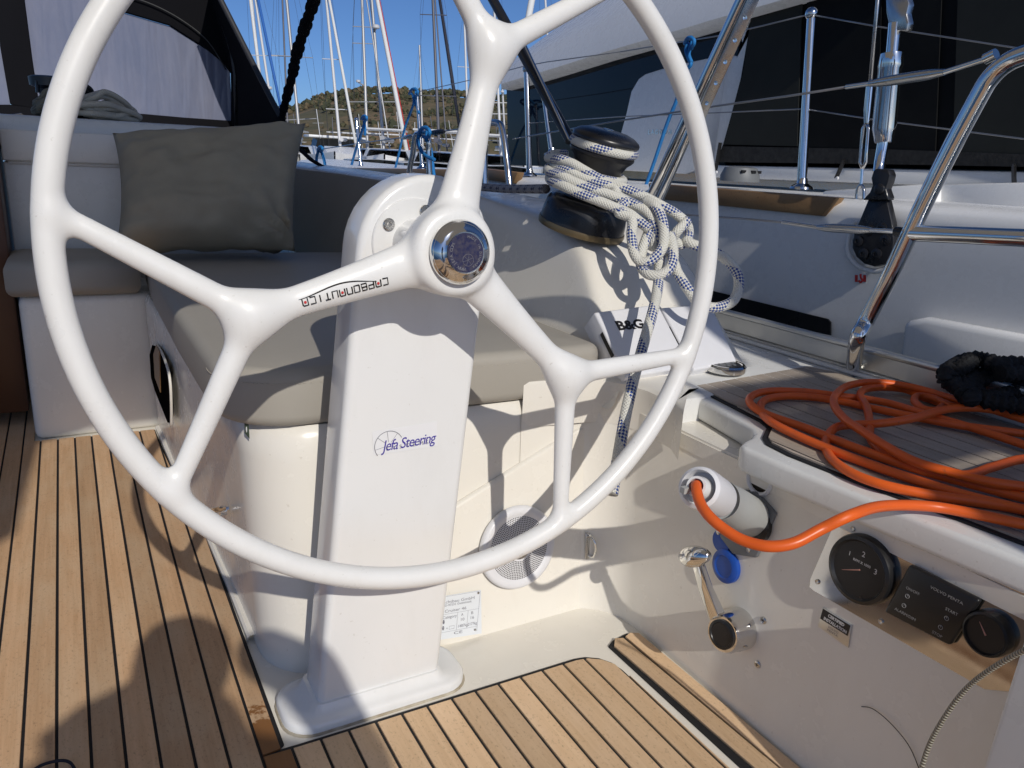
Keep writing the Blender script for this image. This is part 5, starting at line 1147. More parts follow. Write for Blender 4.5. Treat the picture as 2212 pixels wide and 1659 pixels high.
b = B(); b.tube([P(20, 276, y=3.04), P(21, 250, y=3.04), P(46, 247, y=3.04), P(58, 258, y=3.04), P(66, 272, y=3.04)], 0.0045, 8); b.build('frame', M['steel'], cl)
def heap(name, label, m, cpx, wpx, hpx, y0, n, seed, r):
    rg_ = random.Random(seed); bb = B(); zb = 0.905 + r
    for k in range(n):
        ph = rg_.uniform(0, 6.28); a_ = rg_.uniform(0.5, 1.0); lift = rg_.uniform(0, 1); q = []
        for i in range(14):
            t = 2 * math.pi * i / 14
            ex = cpx[0] + wpx * a_ * math.cos(t) * (0.9 + 0.1 * math.sin(3 * t + ph)) + rg_.uniform(-4, 4)
            q0 = P(ex, cpx[1], y=y0); q.append(Vector((q0.x, y0 + 0.17 * a_ * math.sin(t + ph * 0.15), zb + hpx * lift * (0.55 + 0.45 * math.sin(t + ph)) * (1 - abs(math.cos(t)) * 0.4))))
        bb.tube(spline(q, 5, True), r, 8, closed=True)
    return tag(bb.build(name, m, sharp=180), label, 'rope')
heap('rope_heap', 'heap of off white rope on the coachroof right of the wheel rim', M['ropew'], (240, 270), 82, 0.10, 3.22, 11, 4, 0.0095)
heap('rope_heap', 'darker coiled line left of the wheel rim on the coachroof', mat('dark khaki rope', (0.09, 0.085, 0.06), 0.8, fn=ropefn((0.22, 0.21, 0.16), (0.10, 0.10, 0.08))), (118, 262), 50, 0.08, 3.22, 8, 9, 0.011)
heap('rope_heap', 'small dark bundle of thin line on top of the pale rope heap', mat('brown black line', (0.03, 0.025, 0.022), 0.8), (182, 255), 28, 0.17, 3.4, 8, 12, 0.008)

# ================================================================== CATAMARAN ALONGSIDE
cat = thing('catamaran', 'large white catamaran with dark tinted windows moored alongside on the right', 'catamaran', (3.2, 3.0, -0.62))
XH = 2.3
def zsh(y): return 0.765 - 0.011 * (y - 1.9)
rings = []
for y in list(np.arange(-4, 9.01, 0.5)) + [10, 11, 12]:
    k = max(0, (y - 8) / 4.0); zt = zsh(min(y, 9)); bow = 0.9 * k * k
    rings.append([Vector((3.6, y, zt + 0.02)), Vector((XH + 0.12 + bow, y, zt + 0.012)), Vector((XH + 0.03 + bow, y, zt)), Vector((XH + 0.005 + bow, y, zt - 0.02)), Vector((XH + 0.0 + bow, y, zt - 0.05)), Vector((XH + 0.0 + bow, y, zt - 0.16)), Vector((XH + 0.003 + bow, y, zt - 0.26)), Vector((XH + 0.008 + bow, y, 0.38)),
                  Vector((XH + 0.02 + bow, y, 0.2)), Vector((XH + 0.2 + bow, y, -0.2)), Vector((XH + 0.35 + bow, y, -0.9))])
b = B(); b.loft([r[::-1] for r in rings], caps=False); b.build('hull', M['catw'], cat, sharp=60, fixn=True)
HNv = Vector((-1, 0, -0.03)).normalized(); HPp = Vector((XH + 0.008, 0, 0.38))
def ch(px, py, o=0.0): return P(px, py, pl=(HPp + HNv * (o + 0.004), HNv))
b = B(); b.prism([ch(1480, 620), ch(1540, 628), ch(1790, 689), ch(1796, 696), ch(1796, 724), ch(1540, 668), ch(1480, 652)], (-0.006, 0, 0)); b.build('hull_window', M['tint'], cat, fixn=True)
b = B(); b.prism([ch(1972, 692), ch(2020, 684), ch(2300, 735), ch(2300, 860), ch(1960, 800)], (-0.05, 0, 0)); b.build('hull_step', M['catw'], cat, bevel=0.02, bseg=3, fixn=True)
for seg, (p0, p1) in enumerate((((1400, 395), (1806, 427)), ((1198, 374), (1330, 391)), ((1020, 361), (1118, 372)), ((740, 362), (1000, 366)))):
    bb = B(); A0 = P(p0[0], p0[1], x=XH - 0.02); A1_ = P(p1[0], p1[1], x=XH - 0.02); hh = 0.066
    bb.prism([A0, A1_, A1_ + Vector((0, 0.045, -hh)), A0 + Vector((0, -0.02, -hh))], (0.05, 0, 0)); bb.build('rubbing_strake', M['wood'], cat, bevel=0.006, fixn=True)
XC = 2.95
cc = lambda px, py, o=0.0: P(px, py, x=XC - o)
# deckhouse: dark glass band, white panel, roof
b = B(); b.prism([cc(1098, 356), cc(1094, 180), cc(1250, 130), cc(1402, 84), cc(1560, 40), cc(1600, 40), cc(1600, 372), cc(1350, 366)], (1.6, 0, 0)); b.build('window_band', M['tint'], cat, fixn=True)
b = B(); b.prism([cc(1393, 160, .012), cc(1450, 142, .012), cc(1566, 118, .012), cc(1602, 122, .012), cc(1640, 0, .012), cc(1649, 0, .012), cc(1606, 190, .012), cc(1548, 352, .012), cc(1480, 376, .012), cc(1303, 366, .012), cc(1325, 347, .012), cc(1333, 314, .012), cc(1352, 246, .012), cc(1363, 197, .012), cc(1379, 170, .012)], (0.03, 0, 0)); b.build('side_panel', M['catw'], cat, bevel=0.008, bseg=3, fixn=True)
b = B(); b.prism([cc(1560, 55, .014), cc(1640, -5, .014), cc(1690, -60, .014), cc(1660, -60, .014), cc(1650, 10, .014), cc(1610, 125, .014), cc(1590, 128, .014), cc(1604, 100, .014), cc(1602, 80, .014), cc(1590, 64, .014)], (0.02, 0, 0)); b.build('pillar', M['catw'], cat, fixn=True)
b = B(); lo0 = cc(1401, 352, .0135); ud = cc(1470, 352, .0135) - lo0
q0 = cc(1400, 290, .0135); letter(b, 'LAGOON', 0.036, q0, Vector((0, -1, 0)), Vector((0, 0, 1)), space=1.55, lift=0.001, bold=0.0006); b.build('lettering', M['chrome'], cat)
b = B(); b.prism([P(1500, 235, x=2.90), P(1560, 128, x=2.90), P(1603, 124, x=3.02), P(1590, 173, x=3.02), P(1575, 240, x=3.02), P(1548, 345, x=3.0), P(1538, 366, x=2.93), P(1530, 340, x=2.90)], (0.06, 0.03, 0)); b.build('strut', M['catw'], cat, bevel=0.006, fixn=True)
rows = [(2.86, [(1083, 193), (1140, 178), (1200, 160), (1300, 128), (1402, 99), (1541, 58), (1640, 30), (1760, -4), (2000, -80)]),
        (2.82, [(1083, 181), (1140, 164), (1200, 146), (1300, 114), (1402, 84), (1541, 42), (1640, 14), (1760, -20), (2000, -96)]),
        (2.88, [(1092, 150), (1142, 121), (1200, 92), (1300, 48), (1402, 0), (1541, -60), (1640, -100), (1760, -150), (2000, -240)]),
        (3.35, [(1104, 134), (1140, 106), (1195, 66), (1272, 8), (1380, -70), (1541, -160), (1640, -210), (1760, -270), (2000, -400)]),
        (4.6, [(1108, 136), (1145, 105), (1198, 64), (1275, 4), (1385, -76), (1546, -166), (1645, -216), (1765, -276), (2005, -406)])]
rr3 = [[P(px, py, x=x) for px, py in pts_] for x, pts_ in rows]
b = B(); b.loft([rr3[0][:1] * 0 + [p + Vector((0.9, 0, 0)) for p in rr3[0]]] + rr3, caps=False); b.build('roof', M['catw'], cat, sharp=35, fixn=True)
# enclosure curtains of the cockpit
ce = lambda px, py, o=0.0: P(px, py, x=2.9 - o)
b = B(); b.prism([ce(1548, 350), ce(1566, 300), ce(1600, 170), ce(1636, -40), ce(2700, -40), ce(2700, 372), ce(2212, 360)], (0.9, 0, 0)); b.build('cockpit_interior', M['mesh'], cat, fixn=True)
for poly, mt in (([(1562, 312), (1604, 160), (1634, -40), (1735, -40), (1730, 60), (1722, 316)], 'mesh2'), ([(1735, 318), (1744, -40), (1905, -40), (1895, 322)], 'mesh'), ([(1912, 322), (1925, -40), (2035, -40), (2020, 328)], 'mesh'), ([(2058, 330), (2070, -40), (2300, -40), (2300, 340)], 'mesh2')):
    b = B(); b.prism([ce(px, py, 0.012) for px, py in poly], (0.006, 0, 0)); b.build('curtain', M[mt], cat, fixn=True)
b = B(); b.prism([ce(1552, 350, 0.016), ce(1560, 316, 0.016), ce(1900, 322, 0.016), ce(2300, 336, 0.016), ce(2300, 362, 0.016), ce(1900, 354, 0.016)], (0.01, 0, 0)); b.build('curtain_hem', mat('netting hem', (0.012, 0.012, 0.012), 0.8, bump=0.8, bscale=60, var=0.8, vscale=40, vcol=(0.035, 0.034, 0.032)), cat, fixn=True)
for a_, c_ in (((1556, 308), (1545, 372)), ((1824, 345), (1806, 385)), ((2190, 355), (2192, 470))):
    b = B(); b.tube([ce(*a_, 0.03), ce(*c_, 0.03)], 0.012, 8, flat=0.5); b.build('strap', M['black'], cat)
    b = B(); b.lathe([(0.008, 0), (0.006, 0.006), (0, 0.006)], ce(c_[0] + 3, c_[1], 0.04), (-1, 0, 0), 10); b.build('stud', M['plastic'], cat)
# side deck edges and coamings on its deck
b = B(); b.prism([ce(1540, 356, 0.0), ce(2300, 372, 0.0), ce(2300, 412, 0.0), ce(1540, 384, 0.0)], (0.5, 0, 0)); b.build('coaming', M['catw'], cat, bevel=0.012, fixn=True)
b = B(); b.prism([P(1775, 412, x=2.62), P(2018, 396, x=2.62), P(2018, 452, x=2.62), P(1775, 428, x=2.62)], (0.2, 0, 0)); b.build('deck_box', M['catw'], cat, bevel=0.012, fixn=True)
b = B(); b.prism([P(2018, 398, x=2.66), P(2300, 392, x=2.66), P(2300, 475, x=2.66), P(2018, 455, x=2.66)], (0.2, 0, 0)); b.build('seat_base', M['catw'], cat, bevel=0.012, fixn=True)
# dorade vent
dv = P(1597, 392, x=2.6)
b = B(); b.lathe([(0.085, 0.0), (0.085, 0.025), (0.070, 0.058), (0.045, 0.063), (0.0, 0.065)], dv, (0, 0, 1), 28); b.build('deck_vent', M['dgrey'], cat, sharp=30)
for a in (-2.2, -1.6, -1.0):
    b = B(); b.box((-0.012, -0.004, -0.006), (0.012, 0.004, 0.006)); b.v = [Vector((dv.x, dv.y, dv.z + 0.043)) + Vector((math.cos(a) * 0.079, math.sin(a) * 0.079, 0)) + v for v in b.v]; b.build('vent_slot', M['black'], cat)
# stanchions and wires of the catamaran
def cst(label, base_, top, r=0.0185):
    t = thing('deck_stanchion', label, 'stanchion', base_, 'stanchions on the catamaran deck')
    bb = B(); bb.tube([base_, top], [r, r * 0.85], 14); bb.build('tube', M['chrome'], t, sharp=60)
    bb = B(); bb.lathe([(0.045, 0), (0.042, 0.008), (0.022, 0.02), (0.016, 0.04), (0, 0.04)], base_, (0, 0, 1), 20); bb.build('base', M['chrome'], t)
    bb = B(); bb.sphere(top, r * 1.25, 12, 8); bb.build('cap', M['chrome'], t)
    return t
XS = XH + 0.12
sx = lambda px, py: P(px, py, x=XS)
cst('tall chrome stanchion on the catamaran deck in front of the dark curtains', sx(1731, 408), sx(1753, 30))
cst('chrome stanchion on the catamaran in front of the left end of its windows', sx(1144, 380), sx(1137, 150))
cst('short sun glinting chrome stanchion on the catamaran left of the winch', sx(1192, 335), sx(1175, 212), 0.014)
cst('thin chrome stanchion on the catamaran under the upper blue knot', sx(912, 365), sx(901, 205), 0.014)
cst('chrome stanchion on the catamaran under the left blue knot', sx(780, 362), sx(770, 258), 0.016)
def wire(label, pxs, r=0.0028, m='wire'):
    bb = B(); bb.tube([sx(*p) for p in pxs], r, 6); o = bb.build('guard_wire', M[m], sharp=180); return tag(o, label, 'guard wire', 'guard wires of the catamaran')
wire('upper guard wire of the catamaran right of its tall stanchion', [(1754, 32), (1900, 58), (2212, 106), (2400, 140)])
wire('upper guard wire of the catamaran between the roof and its tall stanchion', [(1340, 112), (1560, 76), (1650, 55), (1753, 30)])
wire('upper guard wire of the catamaran between the top spoke and the winch side stanchions', [(900, 199), (1020, 172), (1075, 158), (1128, 144), (1180, 134), (1340, 112)])
wire('lower guard wire of the catamaran right of its tall stanchion', [(1742, 236), (1900, 260), (2212, 300), (2400, 326)])
wire('lower guard wire of the catamaran crossing its white side panel', [(1142, 266), (1340, 252), (1540, 244), (1742, 235)])
# blue lines tied to the rails
def blue(label, paths, X, r=0.0095, knot=None):
    bb = B()
    for pth in paths: bb.tube(spline([P(px, py, x=X + (dx if dx else 0)) for px, py, dx in pth], 6), r, 10)
    return tag(bb.build('blue_line', M['ropeb'], sharp=180), label, 'rope', 'blue lines tied to the guard rails')
def knot(px, py, s, n=3): return [[(px - s, py + s * .2, 0), (px - s * .3, py - s * .9, -.02), (px + s * .8, py - s * .5, -.03), (px + s * .6, py + s * .6, -.02), (px - s * .2, py + s * .5, 0.02), (px - s * .7, py - s * .5, .03), (px + s * .4, py - s * .9, .02), (px + s * .3, py + s * 1.2, -.02)]]
blue('bright blue line knotted on the catamaran wire left of the top spoke', knot(894, 201, 10) + [[(892, 208, 0), (893, 225, 0), (875, 275, 0), (862, 330, 0), (849, 384, 0)], [(894, 210, 0), (899, 228, 0), (906, 245, 0)]], XS)
blue('bright blue line knotted on the gate stanchion behind the pedestal with a hanging curl', knot(917, 288, 13) + [[(906, 290, 0), (903, 305, 0), (910, 326, 0), (925, 339, 0), (938, 345, 0)], [(930, 320, .1), (935, 360, .1), (938, 384, .1)]], 1.39, 0.0085)
blue('bright blue line on the far rail halfway to the pillow, with two crossing tails', knot(787, 256, 6) + [[(788, 262, 0), (780, 290, 0), (768, 325, 0), (756, 370, 0)], [(786, 262, 0), (789, 280, 0), (788, 292, 0)]], XS, 0.012)
blue('bright blue loop of line on the rail just right of the pillow', knot(692, 322, 5) + [[(688, 326, 0), (684, 340, 0), (684, 360, 0)], [(694, 326, 0), (700, 345, 0), (703, 362, 0)]], 1.5, 0.010)
blue('bright blue line tied high on the catamaran wire, crossing behind the right wheel rim', knot(1490, 92, 11) + [[(1484, 96, 0), (1482, 110, 0), (1488, 128, 0), (1492, 140, 0), (1478, 160, 0), (1462, 215, 0), (1440, 270, 0), (1415, 345, 0), (1391, 412, 0)], [(1492, 100, 0), (1488, 118, 0), (1494, 135, 0)]], XS, 0.0085)
# shrouds of the catamaran with turnbuckles and chain plate
sb_ = thing('cap_shroud', 'thick shroud with a large polished turnbuckle on a black chain plate at the catamaran side', 'shroud', P(1880, 560, x=XH - 0.06))
XR = XH - 0.01
xr_ = lambda px, py, o=0.0: P(px, py, x=XR - o)
b = B(); b.tube([xr_(1908, 305, .02), xr_(1900, 352, .02), xr_(1898, 372, .03)], 0.018, 14); b.build('threaded_rod', M['chrome'], sb_)
b = B(); b.tube([xr_(1933, 50, .02), xr_(1927, 118, .02)], 0.019, 14); b.build('threaded_rod', M['chrome'], sb_)
tb = [xr_(1926, 116, .02), xr_(1924, 142, .02), xr_(1922, 150, .02), xr_(1910, 278, .02), xr_(1908, 308, .02)]
b = B(); b.tube(tb, [0.033, 0.037, 0.034, 0.036, 0.025], 18); b.build('turnbuckle', M['chrome'], sb_, sharp=40)
b = B(); b.prism([xr_(px, py, .05) for px, py in ((1886, 368), (1892, 364), (1918, 366), (1922, 378), (1918, 394), (1912, 408), (1918, 425), (1918, 432), (1862, 432), (1878, 415), (1884, 400), (1881, 385))], (0.035, 0, 0)); b.build('toggle_plate', M['bmetal'], sb_, bevel=0.005, fixn=True)
b = B(); b.lathe([(0.018, 0), (0.017, 0.006), (0.011, 0.009), (0, 0.009)], xr_(1900, 409, 0.05), (-1, 0, 0), 20); b.build('clevis_pin', M['bmetal'], sb_, sharp=40)
b = B(); cpl = [(1876, 428), (1914, 428), (1926, 480), (1930, 520), (1926, 552), (1912, 570), (1888, 576), (1866, 570), (1849, 555), (1840, 535), (1844, 505)]
b.prism([xr_(px, py, .03) for px, py in cpl], (0.03, 0, 0)); b.build('chain_plate', M['bmetal'], sb_, bevel=0.005, fixn=True)
b = B(); c_ = sum((Vector(xr_(px, py, .012)) for px, py in cpl), Vector()) / len(cpl)
b.tube(spline([xr_(px, py, .006) for px, py in ((1846, 478), (1836, 505), (1831, 538), (1841, 562), (1860, 578), (1890, 586), (1916, 578), (1932, 556))], 5), 0.009, 8); b.build('plate_recess', M['catw'], sb_, sharp=180)
for px, py in ((1854, 521), (1913, 519), (1866, 549), (1894, 549), (1905, 494), (1876, 497)):
    b = B(); b.lathe([(0.0185, 0), (0.0185, 0.004), (0.013, 0.006), (0.007, 0.0065), (0.006, 0.003), (0, 0.003)], xr_(px, py, .03), (-1, 0, 0), 20); b.build('bolt', M['bmetal'], sb_, sharp=30)
b = B(); b.prism([xr_(px, py, .03) for px, py in ((1912, -20), (1955, -20), (1963, 8), (1958, 30), (1962, 48), (1958, 66), (1916, 66), (1918, 48), (1914, 28))], (0.03, 0, 0)); b.build('toggle_plate', M['steel'], sb_, bevel=0.005, fixn=True)
ss = thing('thin_shroud', 'thin wire shroud with a small open turnbuckle left of the thick one', 'shroud', xr_(1860, 440))
XR2 = XH + 0.10
x2_ = lambda px, py: P(px, py, x=XR2)
b = B(); b.tube([x2_(1900, -60), x2_(1896, 0), x2_(1880, 180)], 0.0065, 8); b.build('wire', M['steel'], ss, sharp=180)
b = B(); b.tube([x2_(1880, 178), x2_(1874, 236), x2_(1872, 266)], [0.013, 0.013, 0.009], 12); b.build('swage', M['chrome'], ss)
for dx in (-6, 6):
    b = B(); b.tube([x2_(1872, 264), x2_(1870 + dx, 278), x2_(1864 + dx, 350), x2_(1863, 364)], 0.006, 8); b.build('turnbuckle_side', M['chrome'], ss, sharp=180)
b = B(); b.tube([x2_(1863, 360), x2_(1860, 400)], 0.005, 8); b.build('threaded_rod', M['chrome'], ss)
b = B(); b.tube(spline([x2_(1860, 400), x2_(1852, 412), x2_(1850, 440), x2_(1855, 452), x2_(1864, 440), x2_(1866, 412)], 5, True), 0.006, 8, closed=True); b.build('shackle', M['chrome'], ss, sharp=180)
# red mark on the hull
rm = thing('lifting_mark', 'small red and white lifting point sticker on the catamaran hull below the chain plate', 'sticker', ch(1858, 601))
b = B(); b.prism([ch(1846, 591, .004), ch(1872, 591, .004), ch(1872, 612, .004), ch(1846, 612, .004)], (-0.001, 0, 0)); b.build('backing', M['label'], rm, fixn=True)
for x0, x1 in ((1847, 1853), (1865, 1871)):
    b = B(); b.prism([ch(x0, 594, .005), ch(x1, 594, .005), ch(x1, 609, .005), ch(x0, 609, .005)], (-0.001, 0, 0)); b.build('red_bar', M['red'], rm, fixn=True)
b = B(); b.tube(spline([ch(1859, 592, .006), ch(1860, 600, .006), ch(1863, 605, .006), ch(1859, 610, .006), ch(1855, 606, .006)], 5), 0.0035, 6); b.build('hook_mark', M['red'], rm, sharp=180)

# ================================================================== MARINA BEYOND
def shift(p, q, py): t = (py - p[1]) / (q[1] - p[1]); return (p[0] + (q[0] - p[0]) * t, py)
NB = [0]
def boat(label, top, foot, t, wpx, m='mastalu', spreaders=(), jib=None, radar=None, extra=(), hull=True, hullm='catw', length=11.0, up=-190, stays=True):
    """a moored sailing boat: hull, mast, spreaders, stays; its mast line as seen, at a real distance"""
    f0 = shift(top, foot, 352)
    p1 = T(*f0, t); t0_ = up if top[1] <= 0 else top[1]
    p0 = T(*shift(top, foot, t0_), t); r = 0.8 * wpx * t / FPX / 2
    root = thing('sailing_boat', label, 'sailing boat', (p1.x, p1.y, -0.62), 'sailing boats moored across the harbour')
    bb = B(); bb.tube([Vector((p1.x, p1.y, 0.45)), p1, p0], [r, r, r * 0.9], 10); bb.build('mast', M[m], root, sharp=60)
    for py, hw, tilt in spreaders:
        c = shift(top, foot, py); bb = B(); bb.tube([T(c[0] - hw, c[1] - tilt, t), T(c[0], c[1], t), T(c[0] + hw, c[1] + tilt, t)], r * 0.32, 6); bb.build('spreader', M[m], root)
        if stays:
            for sg in (-1, 1):
                bb = B(); e = T(c[0] + sg * hw, c[1] + sg * tilt, t); dn = shift(top, foot, 356); bb.tube([T(*shift(top, foot, min(t0_, py - 60)), t), e, T(dn[0] + sg * hw * 1.15, 356, t)], r * 0.09, 4); bb.build('shroud', M['dwire'], root)
    if jib:
        a, c, w, jm = jib; bb = B(); bb.tube([T(*c, t * 0.98), T(*shift(a, c, (c[1] + a[1]) / 2), t * 0.99), T(*shift(a, c, up if a[1] <= 0 else a[1]), t)], [w * t / FPX / 2 * k for k in (0.9, 1.05, 0.8)], 10); bb.build('furled_sail', M[jm], root, sharp=180)
    if radar:
        c = T(radar[0], radar[1], t * 0.995); rr4 = radar[2] * t / FPX; bb = B(); bb.lathe([(rr4 * 0.8, 0), (rr4, rr4 * 0.2), (rr4, rr4 * 0.75), (rr4 * 0.7, rr4 * 1.0), (0, rr4 * 1.05)], c, (0, 0, 1), 16); bb.build('radar_dome', M['mastw'], root)
        bb = B(); bb.tube([c, T(shift(top, foot, radar[1] + 8)[0], radar[1] + 8, t)], rr4 * 0.25, 6); bb.build('radar_bracket', M['mastalu'], root)
    if hull:
        hl = length; fwd = Vector((0.45, 0.9, 0)).normalized() if NB[0] % 2 else Vector((-0.35, -0.94, 0)); NB[0] += 1; sdv = Vector((fwd.y, -fwd.x, 0)); rg = []
        for s, bw, sh_ in ((-0.5, 0.62, 0), (-0.42, 0.86, 0), (-0.2, 1, 0), (0.05, 0.98, 0.02), (0.3, 0.62, 0.08), (0.42, 0.32, 0.14), (0.5, 0.02, 0.2)):
            c = Vector((p1.x, p1.y, 0)) + fwd * (s * hl); hb = hl * 0.16 * bw; zz = 0.50 + sh_ * 1.2
            rg.append([c + sdv * hb * 0.8 + Vector((0, 0, -0.75)), c + sdv * hb + Vector((0, 0, -0.1)), c + sdv * hb * 0.98 + Vector((0, 0, zz)), c + Vector((0, 0, zz + 0.05)), c - sdv * hb * 0.98 + Vector((0, 0, zz)), c - sdv * hb + Vector((0, 0, -0.1)), c - sdv * hb * 0.8 + Vector((0, 0, -0.75))])
        bb = B(); bb.loft(rg, caps=True); bb.build('hull', M[hullm], root, sharp=40, fixn=True)
        bb = B(); rg = []
        for s, w_, h_ in ((-0.18, 0.09, 0.42), (-0.02, 0.10, 0.5), (0.12, 0.085, 0.38), (0.26, 0.05, 0.08)):
            c = Vector((p1.x, p1.y, 0.5)) + fwd * (s * hl); rg.append([c + sdv * hl * w_, c + sdv * hl * w_ * 0.8 + Vector((0, 0, h_)), c - sdv * hl * w_ * 0.8 + Vector((0, 0, h_)), c - sdv * hl * w_])
        bb.loft(rg, caps=False); bb.build('cabin', M['catw'], root, sharp=30, fixn=True)
        c = Vector((p1.x, p1.y, 1.35)); bb = B(); bb.tube([c, c - fwd * hl * 0.36 + Vector((0, 0, 0.05))], 0.1, 8); bb.build('boom', M[m], root)
        bb = B(); bb.prism([c - fwd * hl * 0.2 + sdv * 0.9 + Vector((0, 0, .35)), c - fwd * hl * 0.2 - sdv * 0.9 + Vector((0, 0, .35)), c - fwd * hl * 0.34 - sdv * 0.9 + Vector((0, 0, .38)), c - fwd * hl * 0.34 + sdv * 0.9 + Vector((0, 0, .38))], (0, 0, 0.06)); bb.build('sun_awning', M['mastw'] if NB[0] % 3 else M['dgrey'], root, fixn=True)
    for nm, a, c, w, mm in extra:
        bb = B(); bb.tube([T(*a, t), T(*c, t)], w * t / FPX / 2, 6); bb.build(nm, M[mm], root)
    return root
M['sailw'] = mat('white furled sail', (0.72, 0.72, 0.70), 0.7, var=0.3, vscale=3); M['sailb'] = mat('blue furled sail cover', (0.03, 0.13, 0.42), 0.7); M['saild'] = mat('dark sail cover', (0.02, 0.022, 0.035), 0.7)
boat('white mast with a radar dome and a blue furled sail beside the sprayhood edge', (552, 0), (580, 187), 45, 7, 'mastw', [(120, 30, 1)], ((558, 0), (612, 260), 6, 'sailb'), (582, 193, 6))
boat('white mast with a dotted furled sail furthest left, behind the sprayhood edge', (545, 0), (563, 170), 52, 4, 'mastalu', (), ((541, 0), (563, 178), 7, 'sailw'), None)
boat('thin grey mast just left of the black covered line', (610, 0), (618, 193), 70, 5, 'mastd', [(122, 20, 1)])
boat('pale mast standing just right of the black covered line', (619, 0), (645, 270), 48, 8, 'mastalu', [(122, 45, 3), (258, 40, -2)])
boat('bright white mast with a second leaning furled sail between the black line and the wheel', (705, 0), (737, 337), 40, 8, 'mastw', [(128, 21, 1), (236, 23, 1)], ((704, -40), (778, 362), 6, 'sailw'), None)
boat('cream mast with two grey spreaders and a small radar, left of the radar mast', (782, 0), (793, 300), 46, 8, 'mastalu', [(58, 22, 1), (94, 24, 1), (220, 35, 0)], None, (774, 178, 5))
boat('grey mast carrying a large radar on a bracket', (803, 0), (832, 357), 38, 8, 'mastalu', [(220, 42, 0)], None, (812, 62, 8))
boat('white furled sail leaning steeply right with a thin red stay', (792, 0), (846, 345), 36, 4, 'mastalu', (), ((815, 0), (884, 353), 9, 'sailw'), None, extra=[('red_stay', (820, 0), (890, 350), 2, 'red')])
boat('short grey mast right behind the upper blue knot', (906, 98), (912, 277), 60, 5, 'mastalu', [(206, 20, 0)])
boat('dark grey mast with one high and one low spreader left of the top spoke', (935, 0), (950, 353), 34, 8, 'mastd', [(32, 29, 1), (207, 42, 1)])
boat('slim mast with a black furled sail leaning behind the top spoke', (940, 0), (968, 353), 42, 4, 'mastd', (), ((950, 0), (992, 272), 7, 'saild'), None)
boat('pale mast touching the left edge of the top spoke', (1002, 10), (1010, 250), 44, 6, 'mastw', [(145, 18, 1)])
boat('thin mast pair behind the top spoke', (1020, 0), (1030, 250), 55, 5, 'mastalu', [(100, 20, 0)])
boat('white mast with short spreaders right of the top spoke', (1067, 5), (1083, 350), 36, 7, 'mastw', [(127, 25, 1), (222, 22, 0), (246, 25, 0)])
boat('grey mast between the top spoke and the catamaran roof', (1076, 0), (1093, 350), 40, 6, 'mastalu', [(180, 15, 0)], None, (1085, 200, 4))
boat('thin mast rising behind the catamaran roof under the spoke', (1178, 0), (1190, 200), 40, 6, 'mastw', [(30, 14, 0)], ((1160, -60), (1130, 100), 14, 'sailw'), None)
ORD = 'first second third fourth fifth sixth seventh eighth ninth tenth last'.split()
for i in range(11):
    rg = random.Random(100 + i); x = 640 + i * 42 + rg.uniform(-9, 9); ty = rg.uniform(228, 268); dx = rg.uniform(2, 16)
    boat('far thin mast against the hillside, ' + ORD[i] + ' from the left of the thin ones', (x, ty), (x + dx, 352), rg.uniform(85, 140), rg.uniform(1.6, 2.8), rg.choice(['mastalu', 'mastd', 'mastw']), [(ty + 30, rg.uniform(8, 16), 0)] if i % 2 else (), hull=(i % 2 == 0), length=10, stays=False)
ms = thing('motor_boat', 'low white motor boat with a hard top across the water right of the pillow', 'motor boat', T(735, 356, 60))
b = B(); c = T(735, 352, 60); c.z = 0.3
b.loft([[c + Vector((dx, dy, dz)) for dx, dz in ((-4.2, -0.9), (-4.4, 0.25), (4.6, 0.25), (4.0, -0.9))] for dy in (-1, 1)], closed=True); b.build('hull', M['catw'], ms, fixn=True)
b = B(); b.prism([c + Vector((-2.6, -0.8, 1.35)), c + Vector((1.8, -0.8, 1.35)), c + Vector((1.8, 0.8, 1.35)), c + Vector((-2.6, 0.8, 1.35))], (0, 0, 0.18)); b.build('hard_top', M['catw'], ms, bevel=0.05, fixn=True)
b = B(); b.prism([c + Vector((-2.2, -0.7, 0.25)), c + Vector((1.0, -0.7, 0.25)), c + Vector((0.7, -0.7, 1.3)), c + Vector((-1.9, -0.7, 1.3))], (0, 1.4, 0)); b.build('wheelhouse', M['tint'], ms, fixn=True)
b = B(); b.sphere(T(738, 348, 42), 0.18, 12, 8, sc=(1, 1, 2.2)); tag(b.build('red_fender', M['red']), 'red fender hanging at the foot of the bright white mast', 'fender')

